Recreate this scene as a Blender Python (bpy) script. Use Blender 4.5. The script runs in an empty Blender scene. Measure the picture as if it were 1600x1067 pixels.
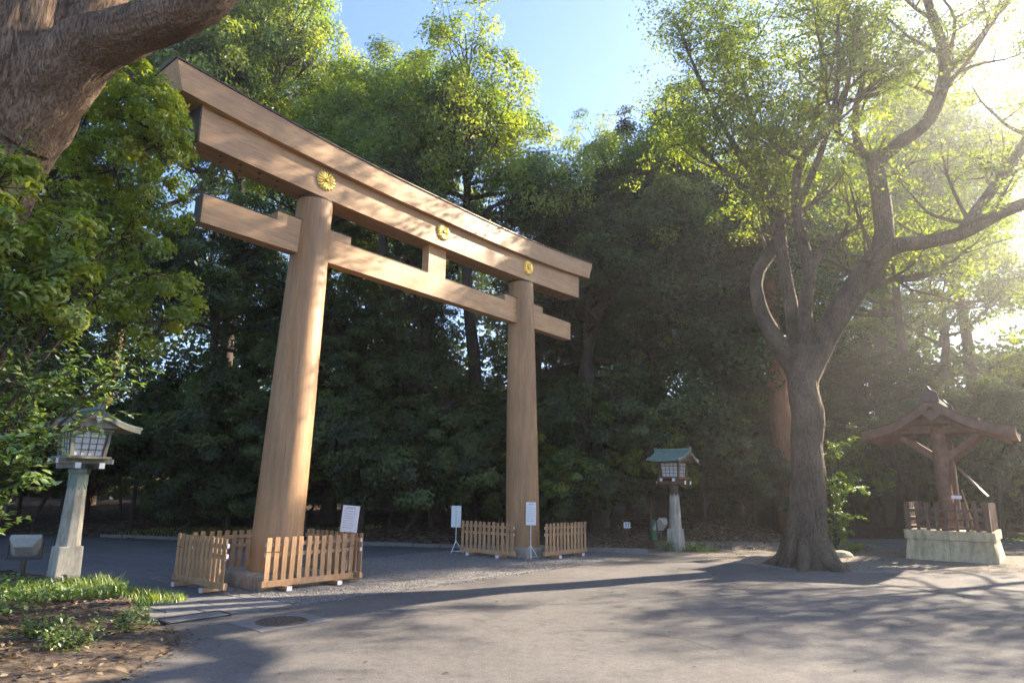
import bpy, bmesh, math, random
import numpy as np
from mathutils import Vector, Matrix, noise as mnoise

R = math.radians
scene = bpy.context.scene
COL = scene.collection

# ------------------------------------------------------------------ camera
cam_data = bpy.data.cameras.new('camera')
cam_data.sensor_fit = 'HORIZONTAL'
cam_data.sensor_width = 36.0
cam_data.lens = 23.05
cam_data.clip_end = 3000
cam = bpy.data.objects.new('camera', cam_data)
COL.objects.link(cam)
cam.matrix_world = (Matrix.Translation((0, 0, 1.92)) @ Matrix.Rotation(R(90 + 12.555), 4, 'X')
                    @ Matrix.Rotation(R(0.831), 4, 'Z'))
scene.camera = cam

# ------------------------------------------------------------------ world, sun, exposure
SUN_AZ, SUN_EL = R(60.5), R(27)          # azimuth measured from +Y towards +X
world = bpy.data.worlds.new('World')
scene.world = world
world.use_nodes = True
wn = world.node_tree.nodes
wl = world.node_tree.links
sky = wn.new('ShaderNodeTexSky')
sky.sky_type = 'NISHITA'
sky.sun_disc = False
sky.sun_elevation = SUN_EL
sky.sun_rotation = SUN_AZ
sky.air_density = 1.0
sky.dust_density = 0.7
sky.ozone_density = 5.0
bg = wn['Background']
bg.inputs['Strength'].default_value = 0.10
wb = wn.new('ShaderNodeMix')                       # camera white balance: slightly warmer sky
wb.data_type = 'RGBA'
wb.blend_type = 'MULTIPLY'
wb.inputs[0].default_value = 1.0
wb.inputs[7].default_value = (1.06, 0.965, 0.97, 1)
wl.new(sky.outputs['Color'], wb.inputs[6])
wl.new(wb.outputs[2], bg.inputs['Color'])

sun_data = bpy.data.lights.new('sun', 'SUN')
sun_data.energy = 5.0
sun_data.angle = R(0.55)
sun_data.color = (1.0, 0.86, 0.67)
sun = bpy.data.objects.new('sun', sun_data)
COL.objects.link(sun)
sdir = Vector((math.sin(SUN_AZ) * math.cos(SUN_EL), math.cos(SUN_AZ) * math.cos(SUN_EL), math.sin(SUN_EL)))
sun.rotation_euler = sdir.to_track_quat('Z', 'Y').to_euler()
sun.location = (30, 20, 30)

scene.view_settings.view_transform = 'Standard'
scene.view_settings.look = 'None'
scene.view_settings.gamma = 1.0
scene.view_settings.exposure = 2.2
scene.render.engine = 'CYCLES'
cy = scene.cycles
cy.max_bounces = 5
cy.diffuse_bounces = 3
cy.glossy_bounces = 2
cy.transmission_bounces = 4
cy.transparent_max_bounces = 6
cy.volume_bounces = 0
cy.use_denoising = True
cy.use_adaptive_sampling = True
cy.adaptive_threshold = 0.03
cy.sample_clamp_indirect = 4.0
cy.caustics_reflective = False
cy.caustics_refractive = False

# ------------------------------------------------------------------ helpers
rng = np.random.default_rng(7)
random.seed(7)


def tag(o, label=None, cat=None, group=None, kind=None):
    if label: o['label'] = label
    if cat: o['category'] = cat
    if group: o['group'] = group
    if kind: o['kind'] = kind
    return o


def link(o, parent=None):
    COL.objects.link(o)
    if parent is not None:
        o.parent = parent
    return o


def empty(name, loc=(0, 0, 0), rz=0.0):
    o = bpy.data.objects.new(name, None)
    o.empty_display_size = 0.2
    o.location = loc
    o.rotation_euler = (0, 0, rz)
    return link(o)


def copy_tree(o, parent=None):
    c = o.copy()
    COL.objects.link(c)
    c.parent = parent
    for ch in list(o.children):
        copy_tree(ch, c)
    return c


def mesh_np(name, V, F, tint=None):
    """V (n,3) floats, F (m,k) ints, all faces with k corners."""
    V = np.ascontiguousarray(V, dtype=np.float32)
    F = np.ascontiguousarray(F, dtype=np.int32)
    me = bpy.data.meshes.new(name)
    m, k = F.shape
    me.vertices.add(len(V))
    me.vertices.foreach_set('co', V.ravel())
    me.loops.add(m * k)
    me.loops.foreach_set('vertex_index', F.ravel())
    me.polygons.add(m)
    me.polygons.foreach_set('loop_start', np.arange(0, m * k, k, dtype=np.int32))
    me.update(calc_edges=True)
    if tint is not None:
        at = me.attributes.new('tint', 'FLOAT', 'FACE')
        at.data.foreach_set('value', np.ascontiguousarray(tint, dtype=np.float32))
    return me


class MB:
    """collects boxes, prisms, tubes and lathes, then links them as one mesh object"""
    def __init__(self):
        self.v, self.f = [], []

    def add(self, vs, fs):
        b = len(self.v)
        self.v += [tuple(p) for p in vs]
        self.f += [tuple(i + b for i in f) for f in fs]
        return self

    def box(self, c, s, m=None):
        x, y, z = s[0] / 2, s[1] / 2, s[2] / 2
        vs = [Vector((sx * x, sy * y, sz * z)) for sz in (-1, 1) for sx, sy in ((-1, -1), (1, -1), (1, 1), (-1, 1))]
        if m is not None:
            vs = [m @ p for p in vs]
        vs = [p + Vector(c) for p in vs]
        return self.add(vs, [(3, 2, 1, 0), (4, 5, 6, 7), (0, 1, 5, 4), (1, 2, 6, 5), (2, 3, 7, 6), (3, 0, 4, 7)])

    def frustum(self, c, s0, s1, h):
        """rectangular frustum standing on c"""
        vs = []
        for (sx_, sy_), z in ((s0, 0), (s1, h)):
            for sx, sy in ((-1, -1), (1, -1), (1, 1), (-1, 1)):
                vs.append((c[0] + sx * sx_ / 2, c[1] + sy * sy_ / 2, c[2] + z))
        return self.add(vs, [(3, 2, 1, 0), (4, 5, 6, 7), (0, 1, 5, 4), (1, 2, 6, 5), (2, 3, 7, 6), (3, 0, 4, 7)])

    def lathe(self, prof, n=32, c=(0, 0, 0), rot=0.0, cap=True):
        vs, fs = [], []
        for r, z in prof:
            for i in range(n):
                a = rot + 2 * math.pi * i / n
                vs.append((c[0] + r * math.cos(a), c[1] + r * math.sin(a), c[2] + z))
        for j in range(len(prof) - 1):
            for i in range(n):
                k = (i + 1) % n
                fs.append((j * n + i, j * n + k, (j + 1) * n + k, (j + 1) * n + i))
        if cap:
            fs.append(tuple(reversed(range(n))))
            fs.append(tuple((len(prof) - 1) * n + i for i in range(n)))
        return self.add(vs, fs)

    def sweep(self, sections, closed=True):
        """sections: list of equal-length rings"""
        n = len(sections[0])
        vs = [p for s in sections for p in s]
        fs = []
        for j in range(len(sections) - 1):
            for i in range(n):
                k = (i + 1) % n
                fs.append((j * n + i, j * n + k, (j + 1) * n + k, (j + 1) * n + i))
        if closed:
            fs.append(tuple(reversed(range(n))))
            fs.append(tuple((len(sections) - 1) * n + i for i in range(n)))
        return self.add(vs, fs)

    def tube(self, pts, rad, n=8):
        V, F = tube_np(pts, rad, n)
        return self.add(V.tolist(), F.tolist())

    def mesh(self, name, bevel=0.0, smooth=False, seg=2):
        me = bpy.data.meshes.new(name)
        me.from_pydata(self.v, [], self.f)
        bm = bmesh.new()
        bm.from_mesh(me)
        bmesh.ops.recalc_face_normals(bm, faces=bm.faces)
        if bevel > 0:
            es = [e for e in bm.edges if len(e.link_faces) == 2 and e.calc_face_angle(0) > 0.5]
            bmesh.ops.bevel(bm, geom=es, offset=bevel, segments=seg, profile=0.6, affect='EDGES', clamp_overlap=True)
        bm.to_mesh(me)
        bm.free()
        if smooth:
            me.polygons.foreach_set('use_smooth', [True] * len(me.polygons))
            me.set_sharp_from_angle(angle=R(38))
        return me

    def build(self, name, mat, parent=None, bevel=0.0, smooth=False, loc=None, rot=None, seg=2):
        me = self.mesh(name, bevel, smooth, seg)
        me.materials.append(mat)
        o = bpy.data.objects.new(name, me)
        if loc is not None: o.location = loc
        if rot is not None: o.rotation_euler = rot
        return link(o, parent)


def inst(name, me, parent=None, loc=(0, 0, 0), rot=(0, 0, 0), scale=(1, 1, 1)):
    o = bpy.data.objects.new(name, me)
    o.location, o.rotation_euler, o.scale = loc, rot, scale
    return link(o, parent)


def smooth_path(pts, sub=4):
    """Catmull-Rom through rows of (x,y,z,r)"""
    P = np.array(pts, float)
    if len(P) < 3:
        t = np.linspace(0, 1, sub + 1)[:, None]
        return P[0] * (1 - t) + P[-1] * t
    Q = np.vstack([2 * P[0] - P[1], P, 2 * P[-1] - P[-2]])
    out = []
    for i in range(1, len(Q) - 2):
        p0, p1, p2, p3 = Q[i - 1], Q[i], Q[i + 1], Q[i + 2]
        for k in range(sub):
            t = k / sub
            out.append(0.5 * ((2 * p1) + (-p0 + p2) * t + (2 * p0 - 5 * p1 + 4 * p2 - p3) * t * t
                              + (-p0 + 3 * p1 - 3 * p2 + p3) * t ** 3))
    out.append(P[-1])
    out = np.array(out)
    out[:, 3] = np.maximum(out[:, 3], 0.004)
    return out


def tube_np(pts, rad, n=8, rough=0.0, seed=0, furrow=0):
    pts = np.asarray(pts, float)
    rad = np.asarray(rad, float)
    m = len(pts)
    T = np.gradient(pts, axis=0)
    T /= np.linalg.norm(T, axis=1)[:, None] + 1e-9
    up = np.array([0.13, 0.99, 0.05]) if abs(T[0][2]) > 0.5 else np.array([0, 0, 1.0])
    u = np.cross(T[0], up)
    u /= np.linalg.norm(u)
    ang = np.arange(n) * 2 * np.pi / n
    V = []
    for i in range(m):
        u = u - T[i] * np.dot(u, T[i])
        u /= np.linalg.norm(u) + 1e-9
        w = np.cross(T[i], u)
        rr = np.full(n, rad[i])
        if rough > 0:
            for k in range(n):
                q = Vector((math.cos(ang[k]) * 1.5, math.sin(ang[k]) * 1.5, i * 0.12 + seed * 7.3))
                d = mnoise.noise(q) * 0.9 + 0.45 * mnoise.noise(q * 2.7)
                if furrow:
                    fq = Vector((math.cos(ang[k]) * furrow, math.sin(ang[k]) * furrow, i * 0.16 + seed))
                    d += 0.85 * (abs(mnoise.noise(fq)) - 0.3) + 0.4 * (abs(mnoise.noise(fq * 2.3)) - 0.3)
                rr[k] *= 1 + rough * d
        V.append(pts[i] + np.outer(np.cos(ang) * rr, u) + np.outer(np.sin(ang) * rr, w))
    V = np.vstack(V)
    i = np.arange(m - 1)[:, None] * n
    k = np.arange(n)[None, :]
    k2 = (k + 1) % n
    F = np.stack([i + k, i + k2, i + n + k2, i + n + k], axis=-1).reshape(-1, 4)
    return V, F


class Acc:
    """accumulates quad meshes as numpy arrays"""
    def __init__(self):
        self.V, self.F, self.n = [], [], 0

    def add(self, V, F):
        self.V.append(V)
        self.F.append(F + self.n)
        self.n += len(V)

    def tube(self, path, n=6, **kw):
        p = np.asarray(path, float)
        V, F = tube_np(p[:, :3], p[:, 3], n, **kw)
        self.add(V, F)

    def mesh(self, name, mat, smooth=True):
        me = mesh_np(name, np.vstack(self.V), np.vstack(self.F))
        if smooth:
            me.polygons.foreach_set('use_smooth', [True] * len(me.polygons))
        me.materials.append(mat)
        return me


def unit(v):
    return v / (np.linalg.norm(v, axis=-1, keepdims=True) + 1e-9)


def leaf_arrays(C, Nn, size, width=0.46, fold=0.10, g=rng, droop=0.0):
    n = len(C)
    Nn = unit(Nn)
    rnd = g.normal(size=(n, 3))
    rnd[:, 2] -= droop
    u = unit(rnd - Nn * (rnd * Nn).sum(1, keepdims=True))
    w = np.cross(Nn, u)
    s = size[:, None]
    V = np.stack([C - u * s * .5, C + w * s * width * .5 + Nn * s * fold - u * s * .05,
                  C + u * s * .5, C - w * s * width * .5 + Nn * s * fold - u * s * .05], axis=1).reshape(-1, 3)
    F = np.arange(n * 4).reshape(n, 4)
    return V, F


def puffs_to_leaves(P, per, leaf, g, flat=0.7, up=0.55, out=0.45, rnd=0.4, dw=0.7):
    """P rows: x,y,z, radius, outdir(3), tint"""
    n = len(P)
    k = per
    base = np.repeat(P, k, axis=0)
    d = unit(g.normal(size=(n * k, 3)))
    d = unit(d + base[:, 4:7] * 0.45 + np.array([0, 0, 0.25])) * (g.random((n * k, 1)) ** 0.35)
    d[:, 2] *= flat
    C = base[:, :3] + d * base[:, 3:4]
    Nn = base[:, 4:7] * out + np.array([0, 0, up]) + d * dw + g.normal(size=(n * k, 3)) * rnd
    size = leaf * g.uniform(0.65, 1.25, n * k)
    tint = np.clip(base[:, 7] + g.normal(0, 0.10, n * k), 0, 1)
    return C, Nn, size, tint


# ------------------------------------------------------------------ materials
def new_mat(name):
    m = bpy.data.materials.new(name)
    m.use_nodes = True
    return m, m.node_tree.nodes, m.node_tree.links, m.node_tree.nodes['Principled BSDF']


def ramp(nodes, cols):
    r = nodes.new('ShaderNodeValToRGB')
    el = r.color_ramp.elements
    while len(el) < len(cols):
        el.new(0.5)
    for e, (p, c) in zip(el, cols):
        e.position = p
        e.color = (*c, 1)
    return r


def mapped(nodes, links, scale, coord='Object'):
    tc = nodes.new('ShaderNodeTexCoord')
    mp = nodes.new('ShaderNodeMapping')
    mp.inputs['Scale'].default_value = scale
    links.new(tc.outputs[coord], mp.inputs['Vector'])
    return mp


def noise_tex(nodes, links, vec, scale, detail=6, rough=0.6):
    t = nodes.new('ShaderNodeTexNoise')
    t.inputs['Scale'].default_value = scale
    t.inputs['Detail'].default_value = detail
    t.inputs['Roughness'].default_value = rough
    if vec is not None:
        links.new(vec.outputs[0], t.inputs['Vector'])
    return t


def bump(nodes, links, height, strength, dist, bsdf):
    b = nodes.new('ShaderNodeBump')
    b.inputs['Strength'].default_value = strength
    b.inputs['Distance'].default_value = dist
    links.new(height, b.inputs['Height'])
    links.new(b.outputs['Normal'], bsdf.inputs['Normal'])
    return b


def mix_col(nodes, links, fac, a, b, mode='MIX'):
    m = nodes.new('ShaderNodeMix')
    m.data_type = 'RGBA'
    m.blend_type = mode
    for sock, val in ((m.inputs['Factor'], fac), (m.inputs['A'], a), (m.inputs['B'], b)):
        pass
    def put(idx, val):
        s = m.inputs[idx]
        if hasattr(val, 'links') or hasattr(val, 'is_linked'):
            links.new(val, s)
        elif isinstance(val, (int, float)):
            s.default_value = val
        else:
            s.default_value = (*val, 1)
    put(0, fac)
    put(6, a)
    put(7, b)
    return m.outputs[2]


def simple_mat(name, c0, c1, scale=(4, 4, 4), nscale=3.0, rough=0.7, bump_s=0.2, bump_d=0.01, metallic=0.0, detail=6, stain=0.0):
    m, n, l, b = new_mat(name)
    mp = mapped(n, l, scale)
    t = noise_tex(n, l, mp, nscale, detail)
    r = ramp(n, [(0.3, c0), (0.7, c1)])
    l.new(t.outputs['Fac'], r.inputs['Fac'])
    col = r.outputs['Color']
    if stain > 0:
        ts = noise_tex(n, l, mapped(n, l, (5, 5, 1.1)), 1.0, 7, 0.7)
        rs = ramp(n, [(0.36, (1 - stain, 1 - stain * .95, 1 - stain * 1.05)), (0.56, (1, 1, 1))])
        l.new(ts.outputs['Fac'], rs.inputs['Fac'])
        col = mix_col(n, l, 1.0, col, rs.outputs['Color'], 'MULTIPLY')
    l.new(col, b.inputs['Base Color'])
    b.inputs['Roughness'].default_value = rough
    b.inputs['Metallic'].default_value = metallic
    if bump_s > 0:
        bump(n, l, t.outputs['Fac'], bump_s, bump_d, b)
    return m


def wood_mat(name, dark, mid, light, grain, rough=0.55, knots=True):
    """grain: mapping scale, small along the grain"""
    m, n, l, b = new_mat(name)
    mp = mapped(n, l, grain)
    t1 = noise_tex(n, l, mp, 2.2, 5, 0.55)
    t2 = noise_tex(n, l, mp, 9.0, 3, 0.6)
    r = ramp(n, [(0.25, dark), (0.5, mid), (0.75, light)])
    l.new(t1.outputs['Fac'], r.inputs['Fac'])
    r2 = ramp(n, [(0.35, (0.80, 0.78, 0.76)), (0.65, (1.0, 1.0, 1.0))])
    l.new(t2.outputs['Fac'], r2.inputs['Fac'])
    col = mix_col(n, l, 1.0, r.outputs['Color'], r2.outputs['Color'], 'MULTIPLY')
    mp2 = mapped(n, l, (0.7, 0.7, 0.45))
    t3 = noise_tex(n, l, mp2, 1.1, 4, 0.6)
    r3 = ramp(n, [(0.35, (0.86, 0.84, 0.82)), (0.65, (1.04, 1.0, 0.97))])
    l.new(t3.outputs['Fac'], r3.inputs['Fac'])
    col = mix_col(n, l, 1.0, col, r3.outputs['Color'], 'MULTIPLY')
    mp3 = mapped(n, l, tuple(g_ * (4.0 if g_ > 1 else 1.6) for g_ in grain))
    t4 = noise_tex(n, l, mp3, 1.6, 3, 0.5)
    r4 = ramp(n, [(0.27, (0.55, 0.50, 0.46)), (0.33, (1, 1, 1))])       # drying checks along the grain
    l.new(t4.outputs['Fac'], r4.inputs['Fac'])
    col = mix_col(n, l, 1.0, col, r4.outputs['Color'], 'MULTIPLY')
    if knots:
        vk = n.new('ShaderNodeTexVoronoi')
        vk.inputs['Scale'].default_value = 1.0
        l.new(mapped(n, l, tuple(1.5 if g_ > 1 else 0.55 for g_ in grain)).outputs[0], vk.inputs['Vector'])
        rk_ = ramp(n, [(0.03, (0.42, 0.34, 0.28)), (0.055, (0.80, 0.75, 0.70)), (0.10, (1, 1, 1))])
        l.new(vk.outputs['Distance'], rk_.inputs['Fac'])
        col = mix_col(n, l, 1.0, col, rk_.outputs['Color'], 'MULTIPLY')
    oi = n.new('ShaderNodeObjectInfo')
    ro_ = ramp(n, [(0.0, (0.84, 0.83, 0.82)), (1.0, (1.08, 1.07, 1.06))])
    l.new(oi.outputs['Random'], ro_.inputs['Fac'])
    col = mix_col(n, l, 1.0, col, ro_.outputs['Color'], 'MULTIPLY')
    l.new(col, b.inputs['Base Color'])
    b.inputs['Roughness'].default_value = rough
    bump(n, l, t2.outputs['Fac'], 0.12, 0.004, b)
    return m


def leaf_mat(name, cols, transl=0.42, gloss=0.10, tcol=1.65):
    m = bpy.data.materials.new(name)
    m.use_nodes = True
    n, l = m.node_tree.nodes, m.node_tree.links
    n.clear()
    out = n.new('ShaderNodeOutputMaterial')
    at = n.new('ShaderNodeAttribute')
    at.attribute_name = 'tint'
    r = ramp(n, cols)
    l.new(at.outputs['Fac'], r.inputs['Fac'])
    d = n.new('ShaderNodeBsdfDiffuse')
    t = n.new('ShaderNodeBsdfTranslucent')
    g = n.new('ShaderNodeBsdfGlossy')
    g.inputs['Roughness'].default_value = 0.5
    g.inputs['Color'].default_value = (0.9, 0.95, 1.0, 1)
    l.new(r.outputs['Color'], d.inputs['Color'])
    tc = mix_col(n, l, 1.0, r.outputs['Color'], (1.35 * tcol, 1.25 * tcol, 0.45 * tcol), 'MULTIPLY')
    l.new(tc, t.inputs['Color'])
    m1 = n.new('ShaderNodeMixShader')
    m1.inputs[0].default_value = transl
    l.new(d.outputs[0], m1.inputs[1])
    l.new(t.outputs[0], m1.inputs[2])
    m2 = n.new('ShaderNodeMixShader')
    m2.inputs[0].default_value = gloss
    l.new(m1.outputs[0], m2.inputs[1])
    l.new(g.outputs[0], m2.inputs[2])
    l.new(m2.outputs[0], out.inputs['Surface'])
    return m


def bark_mat(name, dark, light, scale=(5, 5, 1.1), bs=0.9, bd=0.05):
    m, n, l, b = new_mat(name)
    mp = mapped(n, l, scale)
    warp = noise_tex(n, l, mp, 1.3, 4, 0.6)
    mixv = n.new('ShaderNodeMix')
    mixv.data_type = 'VECTOR'
    mixv.inputs[0].default_value = 0.25
    l.new(mp.outputs[0], mixv.inputs[4])
    l.new(warp.outputs['Color'], mixv.inputs[5])
    t = n.new('ShaderNodeTexNoise')
    t.inputs['Scale'].default_value = 4.5
    t.inputs['Detail'].default_value = 9
    t.inputs['Roughness'].default_value = 0.68
    l.new(mixv.outputs[1], t.inputs['Vector'])
    rd = ramp(n, [(0.36, (0.0, 0.0, 0.0)), (0.50, (0.8, 0.8, 0.8)), (0.70, (1, 1, 1))])
    l.new(t.outputs['Fac'], rd.inputs['Fac'])
    t2 = noise_tex(n, l, mapped(n, l, (1.6, 1.6, 1.0)), 1.2, 5, 0.6)
    r = ramp(n, [(0.3, dark), (0.7, light)])
    l.new(t2.outputs['Fac'], r.inputs['Fac'])
    rv = ramp(n, [(0.0, (0.62, 0.58, 0.55)), (0.6, (1, 1, 1)), (1.0, (1.15, 1.13, 1.1))])
    l.new(rd.outputs['Color'], rv.inputs['Fac'])
    l.new(mix_col(n, l, 1.0, r.outputs['Color'], rv.outputs['Color'], 'MULTIPLY'), b.inputs['Base Color'])
    b.inputs['Roughness'].default_value = 0.9
    b.inputs['Specular IOR Level'].default_value = 0.2
    bump(n, l, rd.outputs['Color'], bs, bd, b)
    return m


M = {}
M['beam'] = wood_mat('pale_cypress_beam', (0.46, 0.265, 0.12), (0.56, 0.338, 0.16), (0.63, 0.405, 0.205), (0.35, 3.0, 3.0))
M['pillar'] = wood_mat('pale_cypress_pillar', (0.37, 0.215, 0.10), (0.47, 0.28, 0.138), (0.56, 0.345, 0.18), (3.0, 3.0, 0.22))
M['fence'] = wood_mat('fence_cedar', (0.44, 0.26, 0.13), (0.56, 0.34, 0.175), (0.64, 0.42, 0.24), (4.0, 4.0, 0.8), 0.7)
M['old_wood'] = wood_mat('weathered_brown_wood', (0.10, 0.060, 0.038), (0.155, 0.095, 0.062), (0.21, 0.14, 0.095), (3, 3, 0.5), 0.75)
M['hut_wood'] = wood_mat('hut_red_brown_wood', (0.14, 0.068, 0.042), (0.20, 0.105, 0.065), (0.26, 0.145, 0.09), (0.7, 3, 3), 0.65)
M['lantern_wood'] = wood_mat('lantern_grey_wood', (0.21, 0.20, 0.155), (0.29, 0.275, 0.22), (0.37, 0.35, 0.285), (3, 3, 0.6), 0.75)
M['dark_copper'] = simple_mat('dark_copper_sheet', (0.045, 0.032, 0.026), (0.09, 0.062, 0.048), rough=0.45, metallic=0.6, bump_s=0.05)
M['gold'] = simple_mat('gilded_metal', (0.75, 0.50, 0.10), (0.95, 0.70, 0.22), rough=0.28, metallic=1.0, bump_s=0.0)
M['stone'] = simple_mat('pale_granite', (0.36, 0.35, 0.33), (0.52, 0.50, 0.47), scale=(9, 9, 9), nscale=4, rough=0.8, bump_s=0.25)
M['paver'] = simple_mat('grey_paving_stone', (0.15, 0.14, 0.13), (0.23, 0.215, 0.20), scale=(3, 3, 3), nscale=3, rough=0.85, bump_s=0.25)
M['plinth'] = simple_mat('plinth_stone', (0.30, 0.25, 0.19), (0.42, 0.37, 0.30), scale=(5, 5, 5), nscale=3, rough=0.85, bump_s=0.3, stain=0.35)
M['sandstone'] = simple_mat('tan_base_stone', (0.45, 0.36, 0.21), (0.60, 0.49, 0.31), scale=(2, 2, 2), nscale=3, rough=0.85, bump_s=0.3, stain=0.4)
M['concrete'] = simple_mat('lantern_post_stone', (0.35, 0.315, 0.25), (0.53, 0.49, 0.41), scale=(4, 4, 2), nscale=3, rough=0.85, bump_s=0.3, stain=0.45)
M['verdigris'] = simple_mat('verdigris_copper', (0.12, 0.215, 0.185), (0.20, 0.32, 0.275), scale=(3, 3, 3), nscale=3, rough=0.55, metallic=0.15, bump_s=0.05)
M['bronze_green'] = simple_mat('dull_green_copper', (0.13, 0.17, 0.13), (0.24, 0.29, 0.23), scale=(3, 3, 3), nscale=3, rough=0.6, metallic=0.1, bump_s=0.05)
M['paper'] = simple_mat('white_paper_pane', (0.62, 0.64, 0.66), (0.72, 0.74, 0.76), rough=0.6, bump_s=0.0)
M['white'] = simple_mat('white_paint', (0.74, 0.74, 0.74), (0.82, 0.82, 0.81), rough=0.5, bump_s=0.0)
M['print'] = simple_mat('grey_print', (0.42, 0.43, 0.46), (0.52, 0.53, 0.56), rough=0.6, bump_s=0.0)
M['black'] = simple_mat('black_print', (0.03, 0.03, 0.03), (0.05, 0.05, 0.05), rough=0.6, bump_s=0.0)
M['steel'] = simple_mat('galvanised_stand', (0.55, 0.56, 0.57), (0.70, 0.70, 0.70), rough=0.4, metallic=0.5, bump_s=0.0)
M['green_plastic'] = simple_mat('green_marker', (0.01, 0.13, 0.06), (0.02, 0.19, 0.09), rough=0.45, bump_s=0.0)
M['floodlight'] = simple_mat('floodlight_housing', (0.34, 0.33, 0.28), (0.44, 0.43, 0.37), rough=0.5, bump_s=0.0)
M['iron'] = simple_mat('rusty_cast_iron', (0.085, 0.062, 0.048), (0.16, 0.12, 0.09), scale=(20, 20, 20), nscale=4, rough=0.75, metallic=0.3, bump_s=0.2)
M['rope'] = simple_mat('dark_wire', (0.10, 0.05, 0.03), (0.16, 0.09, 0.05), rough=0.8, bump_s=0.0)
M['bark'] = bark_mat('camphor_bark', (0.18, 0.12, 0.08), (0.36, 0.255, 0.175), (11, 11, 1.7), 1.0, 0.08)
M['bark_grey'] = bark_mat('grey_bark', (0.11, 0.083, 0.058), (0.28, 0.205, 0.14), (13, 13, 2.2), 1.0, 0.06)
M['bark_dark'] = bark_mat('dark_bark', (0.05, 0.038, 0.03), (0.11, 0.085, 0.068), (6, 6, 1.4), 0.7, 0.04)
M['bark_red'] = bark_mat('reddish_cedar_bark', (0.19, 0.085, 0.045), (0.33, 0.165, 0.095), (9, 9, 0.7), 0.7, 0.03)
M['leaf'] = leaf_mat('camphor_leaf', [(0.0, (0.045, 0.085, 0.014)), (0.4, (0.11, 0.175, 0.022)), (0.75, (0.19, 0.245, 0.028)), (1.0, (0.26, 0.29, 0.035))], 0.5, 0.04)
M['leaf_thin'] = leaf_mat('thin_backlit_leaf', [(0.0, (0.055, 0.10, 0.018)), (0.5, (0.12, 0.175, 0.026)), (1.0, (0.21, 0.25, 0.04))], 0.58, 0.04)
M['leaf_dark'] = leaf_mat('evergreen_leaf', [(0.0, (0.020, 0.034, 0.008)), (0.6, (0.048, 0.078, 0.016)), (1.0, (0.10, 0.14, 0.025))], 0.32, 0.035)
M['leaf_bright'] = leaf_mat('young_leaf', [(0.0, (0.055, 0.12, 0.016)), (0.5, (0.13, 0.22, 0.03)), (1.0, (0.25, 0.32, 0.07))], 0.42, 0.07)
M['grass'] = leaf_mat('grass_blade', [(0.0, (0.08, 0.15, 0.022)), (0.6, (0.19, 0.27, 0.04)), (1.0, (0.34, 0.36, 0.10))], 0.45, 0.08)
M['litter'] = leaf_mat('dead_leaf', [(0.0, (0.06, 0.034, 0.018)), (0.5, (0.18, 0.10, 0.05)), (0.85, (0.34, 0.24, 0.14)), (1.0, (0.45, 0.36, 0.24))], 0.15, 0.06, 0.8)


def asphalt_mat(name, c0, c1, cracks=True):
    m, n, l, b = new_mat(name)
    mp = mapped(n, l, (1, 1, 1))
    big = noise_tex(n, l, mp, 0.35, 5, 0.6)
    fine = noise_tex(n, l, mp, 42, 4, 0.75)
    r = ramp(n, [(0.3, c0), (0.7, c1)])
    l.new(big.outputs['Fac'], r.inputs['Fac'])
    rf = ramp(n, [(0.3, (0.55, 0.55, 0.55)), (0.72, (1.3, 1.29, 1.27))])
    l.new(fine.outputs['Fac'], rf.inputs['Fac'])
    col = mix_col(n, l, 1.0, r.outputs['Color'], rf.outputs['Color'], 'MULTIPLY')
    st = noise_tex(n, l, mp, 1.7, 6, 0.7)
    rs = ramp(n, [(0.34, (0.70, 0.69, 0.68)), (0.44, (0.95, 0.95, 0.95)), (0.6, (1.05, 1.04, 1.03))])
    l.new(st.outputs['Fac'], rs.inputs['Fac'])
    col = mix_col(n, l, 1.0, col, rs.outputs['Color'], 'MULTIPLY')
    md = noise_tex(n, l, mp, 7.5, 5, 0.7)
    rm = ramp(n, [(0.35, (0.84, 0.84, 0.84)), (0.65, (1.12, 1.12, 1.11))])
    l.new(md.outputs['Fac'], rm.inputs['Fac'])
    col = mix_col(n, l, 1.0, col, rm.outputs['Color'], 'MULTIPLY')
    h = fine.outputs['Fac']
    if cracks:
        v = n.new('ShaderNodeTexVoronoi')
        v.feature = 'DISTANCE_TO_EDGE'
        v.inputs['Scale'].default_value = 0.09
        wv = n.new('ShaderNodeMix')
        wv.data_type = 'VECTOR'
        wv.inputs[0].default_value = 0.75
        wn_ = noise_tex(n, l, mp, 0.9, 4, 0.6)
        l.new(mp.outputs[0], wv.inputs[4])
        l.new(wn_.outputs['Color'], wv.inputs[5])
        l.new(wv.outputs[1], v.inputs['Vector'])
        rc = ramp(n, [(0.0, (0.55, 0.54, 0.52)), (0.0016, (1, 1, 1))])
        l.new(v.outputs['Distance'], rc.inputs['Fac'])
        col = mix_col(n, l, 0.8, col, rc.outputs['Color'], 'MULTIPLY')
    l.new(col, b.inputs['Base Color'])
    b.inputs['Roughness'].default_value = 0.82
    b.inputs['Specular IOR Level'].default_value = 0.35
    bump(n, l, h, 0.35, 0.006, b)
    return m


M['asphalt'] = asphalt_mat('worn_asphalt', (0.118, 0.109, 0.103), (0.172, 0.159, 0.147))
M['path'] = asphalt_mat('path_asphalt', (0.120, 0.122, 0.128), (0.165, 0.166, 0.170), False)


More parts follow.
